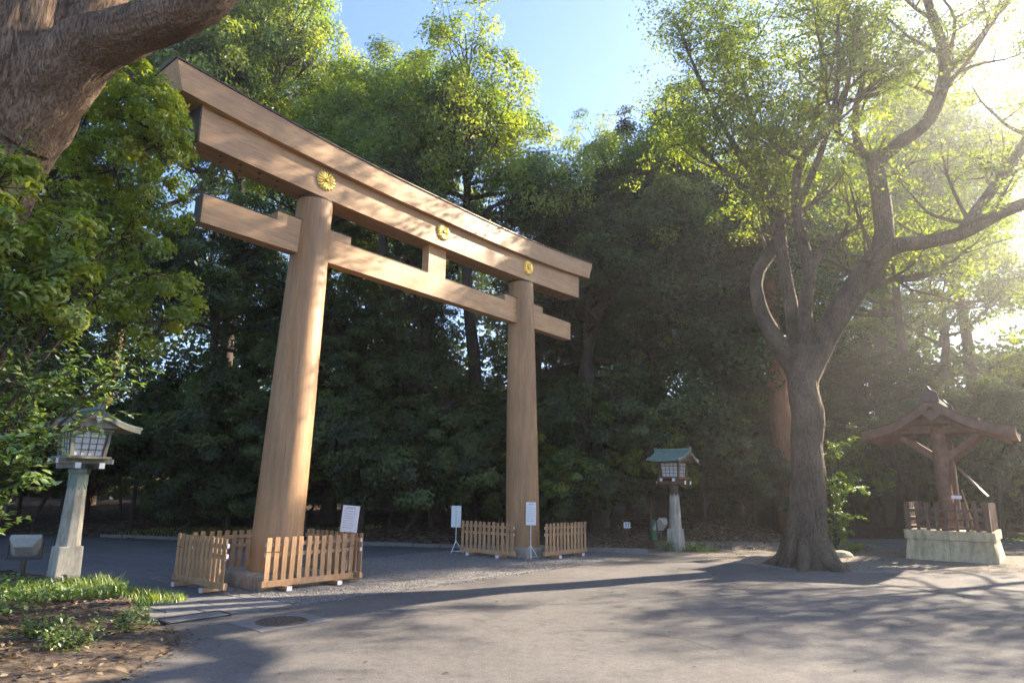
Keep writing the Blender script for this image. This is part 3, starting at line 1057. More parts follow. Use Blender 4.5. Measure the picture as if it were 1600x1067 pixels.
def lantern(p, label, roof_mat, wood, lbl_light):
    t = empty('lantern', p, math.atan2(N.y, N.x))      # ridge along local x = N
    tag(t, label, 'lantern', 'wooden lanterns on stone posts')
    MB().frustum((0, 0, -0.10), (0.44, 0.44), (0.40, 0.40), 0.80).build('base_block', M['concrete'], t, 0.02)
    # octagonal tapering post
    MB().lathe([(0.205, 0.68), (0.198, 0.76), (0.152, 1.92), (0.150, 2.02)], 8, rot=math.pi / 8).build('post', M['concrete'], t, 0.008)
    col = MB().lathe([(0.166, 1.80), (0.163, 2.02), (0.185, 2.03), (0.185, 2.10), (0.13, 2.12)], 8, rot=math.pi / 8)
    for i in range(8):                                    # pointed copper tongues below the collar
        th = 2 * math.pi * i / 8
        m_ = Matrix.Rotation(th, 4, 'Z')
        ap = 0.166 * math.cos(math.pi / 8)
        vs = [m_ @ Vector(v) for v in ((ap, -0.055, 1.81), (ap, 0.055, 1.81), (ap + 0.006, 0, 1.72), (ap - .03, -0.055, 1.81), (ap - .03, 0.055, 1.81), (ap - .03, 0, 1.72))]
        col.add(vs, [(0, 1, 2), (3, 5, 4), (0, 2, 5, 3), (1, 4, 5, 2)])
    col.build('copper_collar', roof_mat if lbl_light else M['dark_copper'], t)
    # platform of crossing beams with white painted ends
    for s in (-1, 1):
        b1 = MB().box((0, s * 0.20, 2.16), (0.98, 0.09, 0.10)).build('platform_beam', wood, t, 0.004)
        b2 = MB().box((s * 0.22, 0, 2.245), (0.09, 0.92, 0.09)).build('platform_beam', wood, t, 0.004)
        for q in (-1, 1):
            MB().box((q * 0.494, s * 0.20, 2.16), (0.012, 0.094, 0.104)).build('white_end', M['white'], b1)
            MB().box((s * 0.22, q * 0.464, 2.245), (0.094, 0.012, 0.094)).build('white_end', M['white'], b2)
    MB().box((0, 0, 2.31), (0.84, 0.76, 0.045)).build('floor_board', wood, t, 0.005)
    # cabinet, wider at the top
    w0, w1, z0, z1 = 0.30, 0.345, 2.335, 2.80
    for sx in (-1, 1):
        for sy in (-1, 1):
            c0, c1 = (sx * w0, sy * w0 * .92), (sx * w1, sy * w1 * .92)
            MB().sweep([[(c0[0] + a_, c0[1] + b_, z0) for a_, b_ in ((-.028, -.028), (.028, -.028), (.028, .028), (-.028, .028))],
                       [(c1[0] + a_, c1[1] + b_, z1) for a_, b_ in ((-.028, -.028), (.028, -.028), (.028, .028), (-.028, .028))]]).build('corner_post', wood, t)
    MB().frustum((0, 0, z0), (2 * w0 - .05, 2 * w0 * .92 - .05), (2 * w1 - .05, 2 * w1 * .92 - .05), z1 - z0).build('paper_pane', M['paper'], t)
    for face in range(4):
        m_ = Matrix.Rotation(face * math.pi / 2, 4, 'Z')
        k = 1.0 if face % 2 == 0 else 0.92
        kk = 0.92 if face % 2 == 0 else 1.0
        lat = MB()

        def P(u, v, o):
            r_ = (w0 + (w1 - w0) * v) * k - 0.025 + o
            return m_ @ Vector((r_, u * (w0 + (w1 - w0) * v) * kk * 0.93, z0 + (z1 - z0) * v))
        for i in range(5):
            u = -0.92 + 1.84 * i / 4
            du = 0.022
            lat.add([P(u - du, 0, .004), P(u + du, 0, .004), P(u + du, 1, .004), P(u - du, 1, .004), P(u - du, 0, .018), P(u + du, 0, .018), P(u + du, 1, .018), P(u - du, 1, .018)],
                    [(0, 1, 2, 3), (4, 5, 6, 7), (0, 4, 7, 3), (1, 5, 6, 2)])
        for i in range(5):
            v = 0.02 + 0.96 * i / 4
            dv = 0.016
            lat.add([P(-.96, v - dv, .003), P(.96, v - dv, .003), P(.96, v + dv, .003), P(-.96, v + dv, .003), P(-.96, v - dv, .021), P(.96, v - dv, .021), P(.96, v + dv, .021), P(-.96, v + dv, .021)],
                    [(0, 1, 2, 3), (4, 5, 6, 7), (0, 1, 5, 4), (3, 2, 6, 7)])
        lat.build('lattice', wood, t)
    MB().box((0, 0, 2.825), (0.80, 0.74, 0.055)).build('top_plate', wood, t, 0.004)
    # rafters
    rf = MB()
    for i in range(11):
        x = -0.50 + 1.0 * i / 10
        for s in (-1, 1):
            rf.tube([(x, s * 0.05, 3.10), (x, s * 0.36, 2.93), (x, s * 0.70, 2.845)], [0.018] * 3, 4)
    tag(rf.build('rafters', wood, t), kind='stuff')
    for s in (-1, 1):                                     # gable boards
        sec = []
        for e_ in (s * 0.50, s * 0.515):
            sec.append([(e_, -0.42, 2.86), (e_, 0.42, 2.86), (e_, 0.0, 3.13)])
        MB().sweep(sec).build('gable_panel', wood, t)
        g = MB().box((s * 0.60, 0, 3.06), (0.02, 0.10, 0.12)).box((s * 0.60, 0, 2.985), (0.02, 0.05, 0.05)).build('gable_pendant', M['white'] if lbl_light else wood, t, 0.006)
    rs = roof_sections(0.57, 0.80, 2.86, 3.20, 0.16, 0.045, 0.08, 10, 12, 0.05)
    ro = MB().sweep(rs).build('roof', roof_mat, t)
    barge = MB()
    for s in (-1, 1):
        ring = [r_ for r_ in (rs[0] if s < 0 else rs[-1])][:21]
        secs = [[(p_[0] + s * .004, p_[1] * 0.97, p_[2] - 0.046), (p_[0] + s * .004, p_[1] * 0.97, p_[2] - 0.12), (p_[0] - s * .03, p_[1] * 0.97, p_[2] - 0.12), (p_[0] - s * .03, p_[1] * 0.97, p_[2] - 0.046)] for p_ in ring]
        barge.sweep(secs)
    barge.build('barge_board', wood, t)
    rd = MB().box((0, 0, 3.225), (1.24, 0.10, 0.07))
    rd.build('ridge', roof_mat, ro, 0.02)
    for s in (-1, 1):
        MB().box((s * 0.625, 0, 3.245), (0.04, 0.14, 0.13)).build('ridge_end', roof_mat, ro, 0.015)
    return t


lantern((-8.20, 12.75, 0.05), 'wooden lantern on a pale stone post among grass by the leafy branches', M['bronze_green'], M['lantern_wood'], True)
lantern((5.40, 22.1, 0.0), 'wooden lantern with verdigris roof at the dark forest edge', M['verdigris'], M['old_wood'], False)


def floodlight(p, rz, label, pitch=-0.5):
    t = empty('floodlight', p, rz)
    tag(t, label, 'floodlight', 'floodlights beside the lanterns')
    h = MB()
    h.sweep([[(-.26, 0, -.22), (.26, 0, -.22), (.26, 0, .22), (-.26, 0, .22)], [(-.26, .10, -.22), (.26, .10, -.22), (.26, .10, .22), (-.26, .10, .22)], [(-.15, .24, -.12), (.15, .24, -.12), (.15, .24, .12), (-.15, .24, .12)]])
    ho = h.build('housing', M['floodlight'], t, 0.015, loc=(0, 0, 0.62), rot=(pitch, 0, 0))
    MB().box((0, -0.008, 0), (0.48, 0.014, 0.40)).build('glass', M['iron'], ho, 0.004)
    for s in (-1, 1):
        MB().box((s * 0.285, 0.06, 0.50), (0.02, 0.05, 0.34)).build('bracket', M['iron'], t, 0.004)
    MB().box((0, 0.06, 0.32), (0.6, 0.06, 0.02)).build('bracket', M['iron'], t, 0.004)
    MB().lathe([(0.05, -0.05), (0.05, 0.31)], 12, (0, 0.06, 0)).build('stem', M['iron'], t)
    return t


floodlight((-9.55, 13.6, 0.1), R(200), 'tilted floodlight in the leaves left of the pale lantern post', -0.7)
floodlight((5.05, 23.0, 0.2), R(235), 'floodlight half hidden behind the far lantern post', -0.6)

# ------------------------------------------------------------------ roofed notice board on a stone base
def hut():
    hr = Vector((13.72, 21.0, 0.0))
    t = empty('roofed_notice_board', hr, YAW)             # local x = A (ridge), local -y = N
    tag(t, 'brown curved-roof notice board standing on a railed stone base', 'notice board')
    # battered stone base: blocks of lower course and cap course
    for i in range(3):
        x0, x1 = -1.35 + i * 0.9, -1.35 + (i + 1) * 0.9
        for s in (-1, 1):
            b0, b1, c0, c1 = 1.16, 1.06, 0.0, 0.60
            e0 = 0.10 if i == 0 else 0.0
            e1 = 0.10 if i == 2 else 0.0
            MB().sweep([[(x0 - e0 + .004, s * 0.003, -0.1), (x1 + e1 - .004, s * 0.003, -0.1), (x1 + e1 - .004, s * b0, -0.1), (x0 - e0 + .004, s * b0, -0.1)],
                        [(x0 + .004, s * 0.003, 0.598), (x1 - .004, s * 0.003, 0.598), (x1 - .004, s * b1, 0.598), (x0 + .004, s * b1, 0.598)]]).build('base_stone', M['sandstone'], t, 0.008)
    for i in range(2):
        for s in (-1, 1):
            MB().box((-0.70 + i * 1.40, s * 0.565, 0.73), (1.394, 1.124, 0.26)).build('cap_stone', M['sandstone'], t, 0.012)
    # railing
    zr = 0.862
    rail = []
    for s in (-1, 1):
        for z in (0.05, 0.30, 0.55):
            MB().box((0, s * 0.98, zr + z + .03), (2.52, 0.05, 0.07)).build('rail', M['old_wood'], t, 0.004)
            MB().box((s * 1.24, 0, zr + z + .032), (0.05, 1.90, 0.07)).build('rail', M['old_wood'], t, 0.004)
        for i in range(9):
            u = -1 + 2 * i / 8
            wdt = 0.12 if i in (0, 8) else 0.085
            MB().box((u * 1.24, s * (1.02 if wdt < .1 else 1.0), zr + 0.40), (wdt, wdt * .6 if wdt < .1 else wdt, 0.80)).build('baluster', M['old_wood'], t, 0.006)
        for i in range(1, 8):
            u = -1 + 2 * i / 8
            MB().box((s * 1.275, u * 0.98, zr + 0.40), (0.05, 0.085, 0.80)).build('baluster', M['old_wood'], t, 0.006)
    # posts, board, braces
    for s in (-1, 1):
        MB().lathe([(0.20, 0.86), (0.19, 3.9)], 20, (s * 0.85, 0, 0)).build('post', M['hut_wood'], t, smooth=True)
        for q in (-1, 1):
            MB().box((s * 0.85, q * 0.55, 3.30), (0.14, 1.15, 0.16), Matrix.Rotation(q * R(38), 3, 'X')).build('brace', M['hut_wood'], t, 0.008)
        MB().box((s * 0.85, 0, 3.86), (0.20, 2.5, 0.22)).build('cross_beam', M['hut_wood'], t, 0.01)
    MB().box((0, 0, 2.55), (1.32, 0.08, 1.35)).build('board', M['old_wood'], t, 0.006)
    for z in (1.83, 3.27):
        MB().box((0, 0, z), (1.34, 0.14, 0.12)).build('board_frame', M['hut_wood'], t, 0.006)
    sl = MB().box((-0.75, -0.72, 2.28), (0.9, 0.035, 1.05), Matrix.Rotation(R(-38), 3, 'X')).build('slanted_panel', M['hut_wood'], t, 0.004)
    MB().tube([(-1.0, -0.62, 0.95), (-1.0, -0.45, 2.05)], [0.02, 0.02], 6).build('panel_prop', M['fence'], sl)
    MB().box((-1.06, -0.30, 1.83), (0.02, 0.26, 0.10)).build('white_label', M['white'], sl)
    for s in (-1, 1):
        for y in (0.95, 0.0):
            pass
    for y in (-1.05, 0.0, 1.05):
        MB().box((0, y, 4.02 if y else 4.25), (3.2, 0.16, 0.18)).build('purlin', M['hut_wood'], t, 0.01)
    rf = MB()
    for i in range(15):
        x = -1.62 + 3.24 * i / 14
        for s in (-1, 1):
            rf.tube([(x, s * 0.1, 4.44), (x, s * 0.9, 3.88), (x, s * 1.75, 3.52)], [0.03] * 3, 4)
    tag(rf.build('rafters', M['hut_wood'], t), kind='stuff')
    rs = roof_sections(1.80, 1.95, 3.64, 4.66, 0.20, 0.12, 0.0, 12, 20, 0.16)
    ro = MB().sweep(rs).build('roof', M['hut_wood'], t)
    skin = MB().sweep([[(p[0] * 1.006, p[1] * 1.006, p[2] + 0.012) for p in r_[:25]] + [(p[0] * 1.006, p[1] * 1.006, p[2] + 0.150) for p in r_[25:]] for r_ in rs])
    skin.build('copper_skin', M['dark_copper'], ro)
    for s in (-1, 1):
        ring = (rs[0] if s < 0 else rs[-1])[:25]
        secs = [[(p[0] + s * .03, p[1] * .985, p[2] - .02), (p[0] + s * .03, p[1] * .985, p[2] - .26), (p[0] - s * .04, p[1] * .985, p[2] - .26), (p[0] - s * .04, p[1] * .985, p[2] - .02)] for p in ring]
        MB().sweep(secs).build('barge_board', M['hut_wood'], ro)
        gp_ = MB()
        gp_.sweep([[(s * (1.84 + d_), -.30, 4.36), (s * (1.84 + d_), -.16, 4.14), (s * (1.84 + d_), 0, 4.02), (s * (1.84 + d_), .16, 4.14), (s * (1.84 + d_), .30, 4.36)] for d_ in (0, .04)])
        gp_.build('gable_pendant', M['old_wood'], ro, 0.01)
        sec = [[(s * e_, -1.0, 4.0), (s * e_, 1.0, 4.0), (s * e_, 0, 4.5)] for e_ in (1.30, 1.33)]
        MB().sweep(sec).build('gable_panel', M['hut_wood'], ro)
    rdg = MB().sweep([[(x, -.16, 4.64), (x, -.12, 4.84), (x, 0, 4.90), (x, .12, 4.84), (x, .16, 4.64)] for x in (-1.75, -0.6, 0.6, 1.75)])
    rdg.build('ridge', M['dark_copper'], ro, 0.01)
    for s in (-1, 1):
        MB().sweep([[(s * (1.76 + d_), -.26, 4.60), (s * (1.76 + d_), -.22, 4.88), (s * (1.76 + d_), -.08, 4.98), (s * (1.76 + d_), 0, 5.10), (s * (1.76 + d_), .08, 4.98), (s * (1.76 + d_), .22, 4.88), (s * (1.76 + d_), .26, 4.60)] for d_ in (0, .12)]
                   ).build('ridge_end', M['dark_copper'], ro, 0.02)
    return t


hut()

# ------------------------------------------------------------------ trees
def side_branches(path, g, count, length, t0=0.35, upw=0.35, droop=0.0):
    """rows of curved side branches leaving a limb"""
    out = []
    m = len(path)
    for _ in range(count):
        i = int(g.uniform(t0, 1.0) * (m - 1))
        p = path[i]
        T = unit(path[min(i + 1, m - 1), :3] - path[max(i - 1, 0), :3])
        d = unit(g.normal(size=3) * np.array([1, 1, 0.6]) + T * 0.5 + np.array([0, 0, upw]))
        L = length * g.uniform(0.55, 1.2)
        r0 = min(p[3] * 0.62, 0.022 * L + 0.012)
        q = [np.append(p[:3], r0)]
        for k in range(1, 5):
            d = unit(d + g.normal(size=3) * 0.22 + np.array([0, 0, 0.08 - droop * k * .1]))
            q.append(np.append(q[-1][:3] + d * L / 4, r0 * (1 - 0.19 * k)))
        out.append(np.array(q))
    return out


def make_mesh_leaves(name, C, Nn, size, tint, mat, width=0.46, g=rng, droop=0.0):
    V, F = leaf_arrays(C, Nn, size, width, 0.10, g, droop)
    me = mesh_np(name, V, F, tint)
    me.materials.append(mat)
    return me


def generic_tree(seed, H, base, Rc, nl, style, leaf, per, mat_leaf, mat_bark, tr=0.35, fork=True):
    """returns (trunk mesh, twig mesh, crown mesh); stands at the origin"""
    g = np.random.default_rng(seed)
    trunk, tw = Acc(), Acc()
    # trunk
    lean = g.normal(size=2) * 0.05 * H
    ztop = base + (H - base) * 0.55
    pts = []
    for k in range(6):
        f = k / 5
        pts.append((lean[0] * f ** 1.5 + g.normal() * .12 * (k > 0), lean[1] * f ** 1.5 + g.normal() * .12 * (k > 0), -0.4 + (ztop + 0.4) * f, tr * (1 - 0.62 * f) * (1.5 if k == 0 else 1)))
    tp = smooth_path(pts, 5)
    trunk.tube(tp, 12, rough=0.12, seed=seed, furrow=2)
    cen = np.array([lean[0], lean[1], (base + H) / 2])
    lob = []
    for i in range(nl):
        if style == 'cone':
            f = (i + 0.5) / nl
            ang = i * 2.4 + g.uniform(-.3, .3)
            rr = Rc * (1 - 0.75 * f) * g.uniform(.45, .75)
            lob.append((lean[0] + rr * math.cos(ang), lean[1] + rr * math.sin(ang), base + (H - base) * f, Rc * (0.55 - 0.25 * f)))
        else:
            d = unit(g.normal(size=3))
            d[2] = abs(d[2]) * 1.1 - 0.35 if g.random() < .8 else d[2]
            rad = g.uniform(0.45, 0.78)
            lr = Rc * g.uniform(0.27, 0.42)
            c = cen + d * np.array([Rc, Rc, (H - base) / 2]) * rad
            lob.append((*c, lr))
    P = []
    for (x, y, z, lr) in lob:
        c = np.array([x, y, z])
        j = int(np.clip((z - base) / max(1e-3, ztop - base) * 0.6 + 0.35 + g.uniform(-.1, .1), 0.25, 0.98) * (len(tp) - 1))
        s = tp[j]
        mid = (s[:3] + c) / 2 + g.normal(size=3) * 0.35 - np.array([0, 0, 0.3])
        limb = smooth_path([(*s[:3], s[3] * .6), (*mid, s[3] * .38), (*c, 0.035)], 5)
        trunk.tube(limb, 6)
        npf = int(9 + lr * 4)
        for _ in range(npf):
            d = unit(g.normal(size=3) + np.array([0, 0, 0.35]))
            pr = lr * g.uniform(.30, .46)
            pc = c + d * np.array([1, 1, 0.8]) * lr * g.uniform(.6, 1.0)
            out = unit(d + 0.5 * unit(pc - cen))
            P.append((*pc, pr, *out, g.uniform(0.15, 0.95)))
            k = int(g.uniform(.5, 1) * (len(limb) - 1))
            m_ = (limb[k, :3] + pc) / 2 + g.normal(size=3) * .15
            tw.tube(smooth_path([(*limb[k, :3], 0.03), (*m_, 0.02), (*pc, 0.008)], 2), 4)
    P = np.array(P)
    C, Nn, size, tint = puffs_to_leaves(P, per, leaf, g)
    crown = make_mesh_leaves('crown', C, Nn, size, tint, mat_leaf, 0.5, g)
    return trunk.mesh('trunk', mat_bark), tw.mesh('twigs', mat_bark, False), crown


def place_tree(name, meshes, loc, rz, sc, label, group='forest trees', cat='tree'):
    t = empty(name, loc, rz)
    t.scale = (sc[0], sc[0], sc[1])
    tag(t, label, cat, group)
    for nm, me in zip(('trunk', 'twigs', 'crown'), meshes):
        o = inst(nm, me, t)
        if nm == 'twigs':
            tag(o, kind='stuff')
    return t


VAR = {
    'cam1': generic_tree(11, 22, 7, 6.0, 24, 'round', 0.17, 150, M['leaf'], M['bark_dark'], 0.42),
    'cam2': generic_tree(12, 22, 6, 5.6, 26, 'round', 0.17, 150, M['leaf'], M['bark_dark'], 0.40),
    'cam3': generic_tree(13, 22, 5, 5.2, 24, 'round', 0.17, 150, M['leaf'], M['bark_grey'], 0.36),
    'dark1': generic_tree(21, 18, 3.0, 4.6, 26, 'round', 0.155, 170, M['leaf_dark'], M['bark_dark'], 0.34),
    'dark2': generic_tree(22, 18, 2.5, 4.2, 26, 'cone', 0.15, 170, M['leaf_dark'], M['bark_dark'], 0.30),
    'thin1': generic_tree(41, 18, 6, 5.5, 16, 'round', 0.20, 75, M['leaf_thin'], M['bark_grey'], 0.36),
    'sparse1': generic_tree(41, 18, 6, 5.5, 15, 'round', 0.19, 36, M['leaf_thin'], M['bark_grey'], 0.30),
    'low1': generic_tree(31, 6, 0.3, 3.2, 14, 'round', 0.13, 190, M['leaf_dark'], M['bark_dark'], 0.10),
    'low3': generic_tree(33, 5, 0.2, 2.4, 11, 'round', 0.14, 120, M['leaf'], M['bark_dark'], 0.08),
    'low2': generic_tree(32, 3.4, -0.3, 2.8, 13, 'round', 0.12, 190, M['leaf_dark'], M['bark_dark'], 0.07),
}

TREES = [
    ('camphor_tree', 'cam1', (-5.3, 28.6), 20, (0.95, 1.06), 'tall sunlit camphor tree behind the middle of the torii, left of the highest crown'),
    ('camphor_tree', 'cam2', (-1.5, 27.0), 140, (0.92, 1.04), 'camphor tree with the highest rounded crown against the blue sky'),
    ('camphor_tree', 'cam3', (2.0, 27.4), 70, (0.88, 0.94), 'camphor tree sloping down to the sky gap right of the highest crown'),
    ('camphor_tree', 'cam2', (-10.0, 31.5), 250, (1.0, 1.20), 'leafy camphor tree above the upper left part of the torii lintel'),
    ('camphor_tree', 'cam1', (-15.0, 34.0), 200, (1.1, 1.48), 'tall yellow green camphor tree at the upper left skyline'),
    ('camphor_tree', 'cam3', (-21.5, 34.0), 10, (1.2, 1.5), 'tall camphor tree behind the big trunk at far left'),
    ('evergreen_tree', 'dark1', (3.4, 25.8), 30, (0.95, 0.93), 'dark evergreen tree just right of the torii lintel end'),
    ('evergreen_tree', 'dark2', (5.2, 28.4), 120, (1.15, 1.04), 'dark evergreen tree behind the far lantern'),
    ('evergreen_tree', 'dark1', (8.8, 30.6), 200, (1.1, 0.98), 'dark evergreen tree between the far lantern and the big forked tree'),
    ('evergreen_tree', 'dark2', (-2.6, 25.6), 300, (0.8, 0.62), 'dark evergreen tree seen through the torii opening, right half'),
    ('evergreen_tree', 'dark1', (-7.0, 26.2), 80, (0.85, 0.62), 'dark evergreen tree seen through the torii opening, left half'),
    ('evergreen_tree', 'dark1', (-11.5, 26.8), 160, (0.9, 0.8), 'dark evergreen tree left of the nearer torii pillar, across the path'),
    ('evergreen_tree', 'dark2', (-17.5, 27.5), 20, (1.1, 0.9), 'dark evergreen tree across the path behind the near lantern'),
    ('camphor_tree', 'cam3', (-14.6, 17.2), 310, (0.72, 0.85), 'green tree on the left bank behind the near lantern roof'),
    ('camphor_tree', 'cam1', (-20.0, 19.5), 100, (1.0, 1.1), 'broad camphor tree on the left bank at the frame edge'),
    ('camphor_tree', 'cam2', (6.8, 30.0), 40, (0.9, 0.97), 'pale topped tree in the sky gap beside the big forked tree'),
    ('camphor_tree', 'cam3', (13.0, 34.0), 220, (1.0, 0.95), 'backlit tree behind the fork of the big tree'),
    ('camphor_tree', 'thin1', (20.5, 35.0), 120, (1.15, 1.2), 'backlit tree above the notice board roof'),
    ('camphor_tree', 'cam3', (28.5, 37.0), 20, (0.9, 0.66), 'sunlit tree at the right edge behind the notice board'),
    ('camphor_tree', 'thin1', (17.3, 36.5), 75, (1.1, 1.2), 'thin backlit tree with fine branches left above the notice board'),
    ('camphor_tree', 'thin1', (24.5, 37.5), 200, (1.1, 1.1), 'tall thin backlit tree at the right edge, under the glare'),
    ('camphor_tree', 'cam3', (23.0, 42.0), 130, (1.1, 0.9), 'far backlit tree filling the sky at the upper right'),
    ('camphor_tree', 'thin1', (10.8, 32.0), 330, (0.95, 1.02), 'thin backlit tree seen between the left limbs of the big forked tree'),
    ('camphor_tree', 'thin1', (14.0, 35.0), 15, (1.1, 1.2), 'thin backlit tree seen between the right limbs of the big forked tree'),
    ('camphor_tree', 'thin1', (25.5, 43.0), 290, (1.3, 1.65), 'thin backlit tree above the right half of the notice board roof'),
    ('camphor_tree', 'thin1', (22.0, 39.0), 170, (1.25, 1.72), 'tall thin backlit tree right of the forked tree near the glare'),
    ('camphor_tree', 'thin1', (29.0, 41.0), 60, (1.3, 1.8), 'tall backlit tree whose crown meets the upper right frame edge'),
    ('evergreen_tree', 'dark2', (0.9, 31.5), 210, (1.1, 0.75), 'dark evergreen tree deep in the wood behind the farther torii pillar'),
    ('evergreen_tree', 'dark1', (4.6, 33.0), 290, (1.1, 0.8), 'dark evergreen tree deep in the wood right of the farther torii pillar'),
    ('evergreen_tree', 'dark2', (-7.6, 33.5), 60, (1.2, 0.8), 'dark evergreen tree deep in the wood behind the nearer torii pillar'),
    ('evergreen_tree', 'dark1', (19.0, 31.5), 60, (0.9, 0.55), 'glossy evergreen tree directly behind the notice board roof'),
    ('evergreen_tree', 'dark2', (13.4, 33.0), 260, (1.1, 0.62), 'shaded evergreen tree between the big trunk and the notice board'),
]
for nm, v, (x, y), rz, sc, lb in TREES:
    place_tree(nm, VAR[v], (x, y, ground_h(x, y) - 0.05), R(rz), sc, lb)

# trees to the right of the frame that dapple the square
for x, y, v, rz, sc, lb in (
        (24.5, 22.5, 'sparse1', 30, (1, 0.72), 'tree right of the square nearest the notice board, outside the frame'),
        (24.0, 16.5, 'sparse1', 95, (0.9, 0.8), 'tree right of the square outside the frame, second from the notice board'),
        (25.0, 10.5, 'sparse1', 150, (1, 0.95), 'tree right of the square outside the frame, third from the notice board'),
        (23.0, 3.0, 'sparse1', 250, (1, 0.9), 'tree right of the square outside the frame, nearest the camera')):
    place_tree('camphor_tree', VAR[v], (x, y, 0), R(rz), sc, lb)

# shaded understorey
LOWS = [(-22, 26.5), (-19.5, 27), (-15.0, 26.0), (-12.8, 25.6), (-9.3, 25.0), (-6.2, 24.8), (-4.2, 24.9), (-1.2, 24.6), (0.8, 24.4), (3.1, 24.9), (5.3, 25.2),
        (7.6, 26.4), (9.6, 27.4), (0.2, 28), (-4, 28), (4.2, 29), (-8.4, 28.3), (11.2, 31.2), (16.4, 32.0), (19.5, 32.6), (23.0, 33.4), (-13.5, 30),
        (-12.5, 16.6), (-17.0, 18.6), (-23, 21), (-10.8, 25.6), (-7.8, 24.9), (-2.8, 24.7), (2.0, 25.2), (-17.2, 26.2), (-24.5, 27.5), (-5.5, 30.5), (-1.5, 31.5), (2.4, 31), (-10.5, 31), (-16.5, 31), (7.0, 30.5), (21.5, 29.5), (24.5, 31.0), (27.5, 31.5), (26.0, 28.8), (-27.5, 25.0), (-30, 29), (-26, 31), (-21, 33), (-13, 34.5), (-8, 34), (-3, 34), (2, 34.5), (7, 35), (12, 35.5), (17, 36), (-34, 26), (-19, 25.6), (-17.5, 25.4), (-14, 25.3), (-11.8, 24.6), (-10, 24.3), (-7.2, 24.0), (-5.2, 23.9), (-3.4, 23.9), (-0.4, 23.6), (1.4, 23.4)]
def shrub_place(t, y):
    row = 'at the front of the wood ' if y < 26.2 else 'deep in the wood '
    for lim, txt in ((-0.62, 'behind the near lantern'), (-0.34, 'left of the nearer torii pillar'), (-0.20, 'in the left part of the torii opening'), (-0.07, 'in the middle of the torii opening'),
                     (0.05, 'around the farther torii pillar'), (0.17, 'between the farther pillar and the far lantern'), (0.30, 'behind the far lantern'), (0.50, 'behind the big forked trunk'), (9, 'behind the notice board')):
        if t < lim:
            return row + txt


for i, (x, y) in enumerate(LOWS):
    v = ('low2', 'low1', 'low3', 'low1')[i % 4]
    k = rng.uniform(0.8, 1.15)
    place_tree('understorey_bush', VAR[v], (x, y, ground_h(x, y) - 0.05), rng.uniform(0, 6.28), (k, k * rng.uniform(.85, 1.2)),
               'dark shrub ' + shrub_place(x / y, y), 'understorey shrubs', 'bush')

# far wood closing the view
def far_wood():
    g = np.random.default_rng(99)
    P = []
    for i in range(2700):
        u = g.uniform(-1, 1)
        ang = u * 1.45
        rr = g.uniform(46, 60)
        x, y = rr * math.sin(ang) * 1.25, rr * math.cos(ang)
        z = g.uniform(0, 1) ** 1.15 * (19 if x < 12 else 12)
        P.append((x, y, z, g.uniform(1.6, 2.8), *unit(np.array([-x, -y, 20.0])), g.uniform(.1, .7)))
    C, Nn, size, tint = puffs_to_leaves(np.array(P), 75, 0.55, g, rnd=0.8)
    me = make_mesh_leaves('far_wood', C, Nn, size, tint, M['leaf_dark'], 0.6, g)
    tag(link(bpy.data.objects.new('far_wood', me)), 'dense dark far wood closing the view behind the trees', 'wood', kind='stuff')


far_wood()

